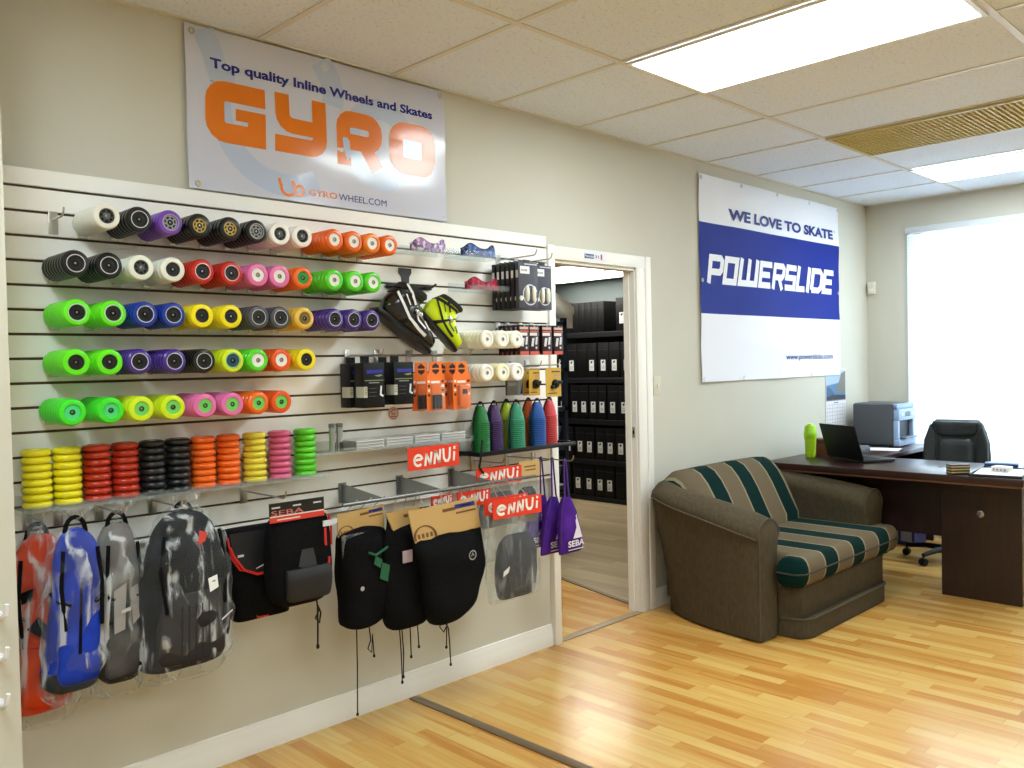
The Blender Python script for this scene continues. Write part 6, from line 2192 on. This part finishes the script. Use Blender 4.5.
# things on the floor under the return
t = thing('computer_tower', 'black computer tower on the floor under the return with a sheet on top', 'computer', (6.17, -0.36, 0))
b = MB()
b.box(6.00, 6.36, -0.46, -0.27, 0.012, 0.345, bev=0.006)
b.build('case', M['black'], t)
b = MB()
b.box(5.994, 6.0, -0.45, -0.28, 0.03, 0.335, bev=0.002)
b.build('front_bezel', M['black_gloss'], t)
b = MB()
for x in (6.03, 6.33):
    b.box(x - 0.02, x + 0.02, -0.45, -0.28, 0.0, 0.0125)
b.build('foot', M['black'], t)
sheet('paper_sheet', 'bluish sheet lying on the computer tower under the return', 6.15, -0.365, 0.22, 0.16, 4, 0.3452, C((150, 160, 196), 0.6), 'paper')
t = thing('blue_carton', 'blue and white carton on the floor below the window', 'carton', (6.78, -0.42, 0))
b = MB()
b.box(6.66, 6.90, -0.52, -0.30, 0.0005, 0.24, bev=0.003)
b.build('body', C((36, 52, 120), 0.5), t)
b = MB()
b.box(6.659, 6.66, -0.50, -0.42, 0.03, 0.11, 0)
b.box(6.659, 6.66, -0.40, -0.32, 0.04, 0.12, 0)
b.build('print', C((150, 158, 190), 0.5), t)
t = thing('wall_outlet', 'white wall outlet low on the window wall', 'outlet', (XR, -0.62, 0.30))
b = MB()
b.box(XR - 0.006, XR, -0.66, -0.58, 0.29, 0.41, bev=0.002)
b.build('cover_plate', C((214, 212, 200), 0.4), t)
b = MB()
for z in (0.325, 0.375):
    b.box(XR - 0.008, XR - 0.006, -0.635, -0.605, z - 0.013, z + 0.013, bev=0.001, seg=1)
b.build('socket', C((190, 188, 176), 0.4), t)

# ------------------------------------------------------------------ office chair
CXc, CYc = 6.44, -0.86
t = thing('office_chair', 'black leather office chair behind the desk, back to the window', 'chair', (CXc, CYc, 0))
cm = Matrix.Translation((CXc, CYc, 0)) @ Matrix.Rotation(R(6), 4, 'Z')     # faces -X
HWT = [(0.46, 0.16), (0.52, 0.195), (0.60, 0.212), (0.70, 0.222), (0.80, 0.214), (0.87, 0.196), (0.92, 0.176), (0.952, 0.160), (0.966, 0.14)]
def back_x(z):
    return 0.13 + 0.10 * (z - 0.46) ** 1.0 + 0.02 * math.sin((z - 0.46) * 5)
rings = []
for i in range(26):
    z = 0.45 + (0.968 - 0.45) * i / 25
    hw = interp(HWT, z)
    ed = min(1, (0.972 - z) / 0.03, (z - 0.44) / 0.03)
    th = 0.045 * math.sqrt(max(0.05, ed))
    ring = []
    for k in range(28):
        a = 2 * math.pi * k / 28
        c, s = math.cos(a), math.sin(a)
        yy = hw * math.copysign(abs(c) ** 0.55, c)
        wrap = -0.035 * (yy / 0.22) ** 2
        ring.append(cm @ Vector((back_x(z) + wrap + th * math.copysign(abs(s) ** 0.7, s), yy, z)))
    rings.append(ring)
b = MB()
b.loft(rings)
bk = b.build('backrest', M['leather'], t, smooth=60)
def puff(nm, poly, zc, depth, xo=0.0):
    """A padded panel on the front of the backrest; poly in (y, z)."""
    P2 = [Vector(p) for p in poly]
    c = sum(P2, Vector((0, 0))) / len(P2)
    Q = []
    for i in range(len(P2)):
        a, d = P2[i], P2[(i + 1) % len(P2)]
        Q += [a.lerp(d, q / 5) for q in range(5)]
    rg = []
    for k, (f, h) in enumerate(((1.0, -0.012), (0.985, 0.35), (0.93, 0.72), (0.82, 0.93), (0.6, 1.0), (0.25, 1.0))):
        ring = []
        for q in Q:
            p = c + (q - c) * f
            x = back_x(p.y) - 0.035 * (p.x / 0.22) ** 2 - 0.036 - depth * h
            ring.append(cm @ Vector((x, p.x, p.y)))
        rg.append(ring)
    b = MB()
    b.loft(rg)
    return b.build(nm, M['leather'], t, smooth=60)
puff('headrest_pad', [(-0.155, 0.958), (0.155, 0.958), (0.125, 0.862), (0.09, 0.848), (-0.09, 0.848), (-0.125, 0.862)], 0.9, 0.028)
puff('lumbar_pad', [(-0.095, 0.838), (0.095, 0.838), (0.118, 0.80), (0.122, 0.62), (0.10, 0.56), (-0.10, 0.56), (-0.122, 0.62), (-0.118, 0.80)], 0.7, 0.034)
puff('side_bolster', [(-0.170, 0.938), (-0.132, 0.856), (-0.128, 0.80), (-0.132, 0.60), (-0.185, 0.56), (-0.213, 0.68), (-0.208, 0.82)], 0.7, 0.026)
puff('side_bolster', [(0.170, 0.938), (0.208, 0.82), (0.213, 0.68), (0.185, 0.56), (0.132, 0.60), (0.128, 0.80), (0.132, 0.856)], 0.7, 0.026)
b = MB()
rg = []
for k in range(9):
    a = math.pi * k / 8
    z = 0.44 - 0.055 * math.cos(a)
    off = 0.05 * (1 - math.sin(a))
    ring = []
    for q in range(32):
        th = 2 * math.pi * q / 32
        c, s = math.cos(th), math.sin(th)
        ring.append(cm @ Vector((-0.10 + (0.245 - off) * math.copysign(abs(c) ** 0.6, c), (0.245 - off) * math.copysign(abs(s) ** 0.6, s), z)))
    rg.append(ring)
b.loft(rg)
b.build('seat', M['leather'], t, smooth=60)
b = MB()
b.box(0.06, 0.16, -0.05, 0.05, 0.37, 0.392, bev=0.004, M4=cm)
b.tube([tuple(cm @ Vector(p)) for p in ((0.08, 0, 0.38), (0.19, 0, 0.38), (0.215, 0, 0.44), (0.205, 0, 0.56))], 0.022, 8)
b.build('back_bracket', M['black'], t)
for s in (-1, 1):
    b = MB()
    b.tube([tuple(cm @ Vector(p)) for p in ((-0.02, s * 0.20, 0.39), (-0.02, s * 0.262, 0.42), (-0.03, s * 0.268, 0.56), (-0.10, s * 0.262, 0.605), (-0.20, s * 0.262, 0.60))], 0.014, 8)
    ar = b.build('armrest', M['black'], t)
    b = MB()
    b.box(-0.22, 0.02, s * 0.262 - 0.03, s * 0.262 + 0.03, 0.606, 0.632, bev=0.01, M4=cm)
    b.build('arm_pad', M['leather'], ar)
b = MB()
o = cm @ Vector((-0.08, 0, 0))
b.lathe([(0.0, 0.07), (0.028, 0.07), (0.028, 0.22), (0.018, 0.222), (0.018, 0.372), (0.05, 0.374), (0.05, 0.388), (0.0, 0.388)], o, (0, 0, 1), 18)
b.build('gas_column', M['black'], t)
b = MB()
b.lathe([(0.0, 0.055), (0.045, 0.055), (0.045, 0.10), (0.0, 0.11)], o, (0, 0, 1), 18)
ends = []
for k in range(5):
    a = R(72 * k + 20)
    e = o + Vector((0.29 * math.cos(a), 0.29 * math.sin(a), 0.072))
    b.tube([o + Vector((0.03 * math.cos(a), 0.03 * math.sin(a), 0.085)), o + Vector((0.16 * math.cos(a), 0.16 * math.sin(a), 0.088)), e], [0.024, 0.020, 0.015], 8)
    ends.append(e)
b.build('star_base', M['black'], t, smooth=50)
for e in ends:
    b = MB()
    d = (e - o)
    d.z = 0
    d.normalize()
    s = Vector((-d.y, d.x, 0))
    for q in (-0.014, 0.014):
        b.lathe([(0.0, -0.009), (0.022, -0.009), (0.0255, -0.005), (0.0255, 0.005), (0.022, 0.009), (0.0, 0.009)], Vector((e.x, e.y, 0.0258)) + s * q, s, 14)
    b.tube([(e.x, e.y, 0.03), (e.x, e.y, 0.07)], 0.006, 8)
    b.build('caster', M['black'], t)

# ------------------------------------------------------------------ storage room shelving
FX = 6.835                         # front plane of the shelf unit
LEV = (0.045, 0.43, 0.845, 1.275, 1.745)
t = thing('storage_shelf', 'tall black shelf unit full of black boxes in the storage room', 'shelf unit', (7.05, 2.6, 0))
Y0s, Y1s = 1.80, 3.62
for z in LEV:
    b = MB()
    b.box(FX, 7.28, Y0s, Y1s, z - 0.030, z, bev=0.002, seg=1)
    b.box(FX, FX + 0.02, Y0s, Y1s, z - 0.05, z - 0.028)
    b.build('shelf_board', M['blackmetal'], t)
for y in (Y0s, Y1s - 0.03):
    for x in (FX + 0.002, 7.25):
        b = MB()
        b.box(x, x + 0.028, y, y + 0.03, 0.0, 1.80)
        b.build('upright', M['blackmetal'], t)
b = MB()
b.box(7.282, 7.290, Y0s, Y1s, 0.02, 1.74)
b.build('back_sheet', M['black'], t)

def skate_box(label, y, z, w, h, d, lab=True, xo=0.012, m=None):
    t = thing('storage_box', label, 'box', (FX + xo + d / 2, y, z), 'black boxes on the storage shelves')
    b = MB()
    b.box(FX + xo, FX + xo + d, y - w / 2, y + w / 2, z + 0.0005, z + h, bev=0.003)
    b.build('carton', m or C((8, 8, 10), 0.5, spec=0.25), t)
    b = MB()
    b.box(FX + xo - 0.0012, FX + xo, y - w * 0.44, y + w * 0.44, z + h * 0.80, z + h * 0.812, 0)
    b.build('lid_line', C((40, 42, 48), 0.5), t)
    if lab:
        b = MB()
        b.box(FX + xo - 0.0012, FX + xo, y - 0.030, y + 0.030, z + 0.075, z + 0.185, 0)
        lb = b.build('size_label', C((206, 210, 212), 0.5), t)
        b = MB()
        fr = lambda u, v: (FX + xo - 0.0018, y - 0.030 + 0.06 * (1 - u), z + 0.075 + 0.11 * v)
        b.flat([(0.30, 0.70), (0.5, 0.66), (0.72, 0.82), (0.70, 0.94), (0.45, 0.90), (0.25, 0.84)], fr)
        for q in range(3):
            b.flat([(0.2, 0.15 + 0.12 * q), (0.8, 0.15 + 0.12 * q), (0.8, 0.18 + 0.12 * q), (0.2, 0.18 + 0.12 * q)], fr)
        b.build('label_print', C((48, 50, 56), 0.5), lb)
    return t
SN = ('bottom', 'second', 'third', 'fourth')
rows_ = [[3.30, 3.13, 2.962, 2.812, 2.665, 2.538, 2.39, 2.24, 2.09], [3.26, 3.09, 2.926, 2.796, 2.652, 2.523, 2.388, 2.25, 2.10], [3.30, 3.15, 2.987, 2.864, 2.735, 2.620, 2.481, 2.34, 2.19], [3.32, 3.17, 3.02, 2.88, 2.746, 2.594, 2.451, 2.30, 2.15]]
for r, ys in enumerate(rows_):
    for i, y in enumerate(ys):
        gap = min([abs(y - q) for q in ys if q != y])
        w = min(0.142, gap - 0.004)
        skate_box('black box, %s from the left on the %s shelf from the floor' % (ORD[i], SN[r]), y, LEV[r], w, 0.335 if r < 2 else 0.36, 0.36, lab=not (r == 3 and i in (3,)) and not (r == 0 and i == 6))
for i, y in enumerate((2.955, 2.870, 2.785, 2.700, 2.615)):
    skate_box('plain black box, %s of the row on top of the storage shelf' % ORD[i], y, LEV[4], 0.082, 0.315, 0.33, lab=False)
skate_box('black box with white label at the right end of the top shelf', 2.345, LEV[4], 0.15, 0.335, 0.33)
skate_box('black box at the far left on top of the storage shelf', 3.09, LEV[4], 0.15, 0.325, 0.33, lab=False)

# blue shelf rack nearer the doorway
t = thing('blue_rack', 'blue metal rack with bins just inside the storage room', 'rack', (4.62, 1.62, 0))
NAVYM = C((36, 46, 66), 0.4, metal=0.3)
for (x, y) in ((4.25, 1.42), (4.25, 1.86), (4.93, 1.42), (4.93, 1.86)):
    b = MB()
    b.box(x, x + 0.035, y, y + 0.035, 0.02, 1.78)
    b.box(x - 0.01, x + 0.045, y - 0.03, y + 0.065, 0.0, 0.022)
    b.build('upright', NAVYM, t)
for z in (0.20, 0.50, 0.80, 1.10, 1.40, 1.75):
    b = MB()
    b.box(4.25, 4.965, 1.42, 1.895, z - 0.03, z)
    b.build('shelf_board', NAVYM, t)
b = MB()
b.box(4.962, 5.012, 1.40, 1.50, 0.0, 0.025, bev=0.004)
b.build('foot', M['black'], t)
BIN = C((46, 62, 84), 0.4)
for i, z in enumerate((0.50, 0.80, 1.10, 1.40)):
    for j, x in enumerate((4.42, 4.77)):
        t = thing('storage_bin', '%s blue bin, %s shelf of the blue rack from below' % ('left' if j == 0 else 'right', ORD[i]), 'bin', (x, 1.64, z), 'blue bins on the rack')
        b = MB()
        b.loft([[(x - 0.12, 1.48, z + 0.0005), (x + 0.12, 1.48, z + 0.0005), (x + 0.12, 1.84, z + 0.0005), (x - 0.12, 1.84, z + 0.0005)], [(x - 0.145, 1.44, z + 0.15), (x + 0.145, 1.44, z + 0.15), (x + 0.145, 1.86, z + 0.15), (x - 0.145, 1.86, z + 0.15)],
                [(x - 0.137, 1.448, z + 0.15), (x + 0.137, 1.448, z + 0.15), (x + 0.137, 1.852, z + 0.15), (x - 0.137, 1.852, z + 0.15)], [(x - 0.113, 1.487, z + 0.008), (x + 0.113, 1.487, z + 0.008), (x + 0.113, 1.833, z + 0.008), (x - 0.113, 1.833, z + 0.008)]])
        b.build('tub', BIN, t)
        b = MB()
        b.loft([[(x - 0.09, 1.50, z + 0.012), (x + 0.09, 1.50, z + 0.012), (x + 0.09, 1.80, z + 0.012), (x - 0.09, 1.80, z + 0.012)], [(x - 0.10, 1.50, z + 0.13), (x + 0.07, 1.50, z + 0.16), (x + 0.09, 1.80, z + 0.14), (x - 0.06, 1.80, z + 0.17)]])
        b.build('contents', C((120, 134, 148), 0.5), t)
def heap(name, label, sections, m, seed, mb=None):
    b = MB()
    rings = []
    for (z, cx, cy, hw, hd) in fine(sections):
        rings.append([(cx + hw * math.cos(2 * math.pi * k / 26) + 0.02 * nz(k * 0.7, z * 9, seed), cy + hd * math.sin(2 * math.pi * k / 26) + 0.02 * nz(k * 0.9, z * 7, seed + 4), z) for k in range(26)])
    b.loft(rings)
    return tag(b.build(name, m, smooth=60), label, 'bag')
heap('plastic_bag', 'dark blue bag of goods on top of the blue rack', [(1.7505, 4.70, 1.62, 0.18, 0.14), (1.79, 4.70, 1.62, 0.26, 0.17), (1.85, 4.70, 1.62, 0.23, 0.15), (1.89, 4.72, 1.62, 0.12, 0.08)], C((44, 62, 84), 0.3), 1)
heap('plastic_bag', 'pale shiny plastic bag slumped over the end of the blue rack', [(1.785, 5.06, 1.54, 0.04, 0.05), (1.81, 5.03, 1.54, 0.11, 0.09), (1.86, 5.00, 1.54, 0.14, 0.11), (1.92, 4.94, 1.54, 0.12, 0.09), (1.985, 4.88, 1.54, 0.05, 0.05)], C((236, 242, 246), 0.2), 7)
b = MB()
b.box(5.060, 5.128, 1.498, 1.500, 1.705, 1.812)
tag(b.build('white_tag', C((222, 220, 226), 0.5)), 'white tag hanging at the end of the blue rack', 'tag')

# ------------------------------------------------------------------ labels of the setting
for _n, _l in (('baseboard_right', 'white baseboard below the large window'), ('wall_front', 'cream wall opposite the banners, behind the viewer'), ('wall_left', 'cream wall at the left end of the shop'),
               ('wall_storage_back', 'grey wall at the back of the storage room'), ('wall_storage_left', 'grey wall left inside the storage room'), ('wall_storage_right', 'grey wall behind the shelf of black boxes'),
               ('trim_6', 'white sill below the large bright window')):
    bpy.data.objects[_n]['label'] = _l
for _o in bpy.data.objects:
    if _o.parent is None and _o.get('kind') == 'structure':
        _w = _o.name.split('_')[0].split('.')[0]
        _o['category'] = {'trim': 'trim', 'door': 'door frame', 'window': 'window', 'baseboard': 'baseboard'}.get(_w, _w)
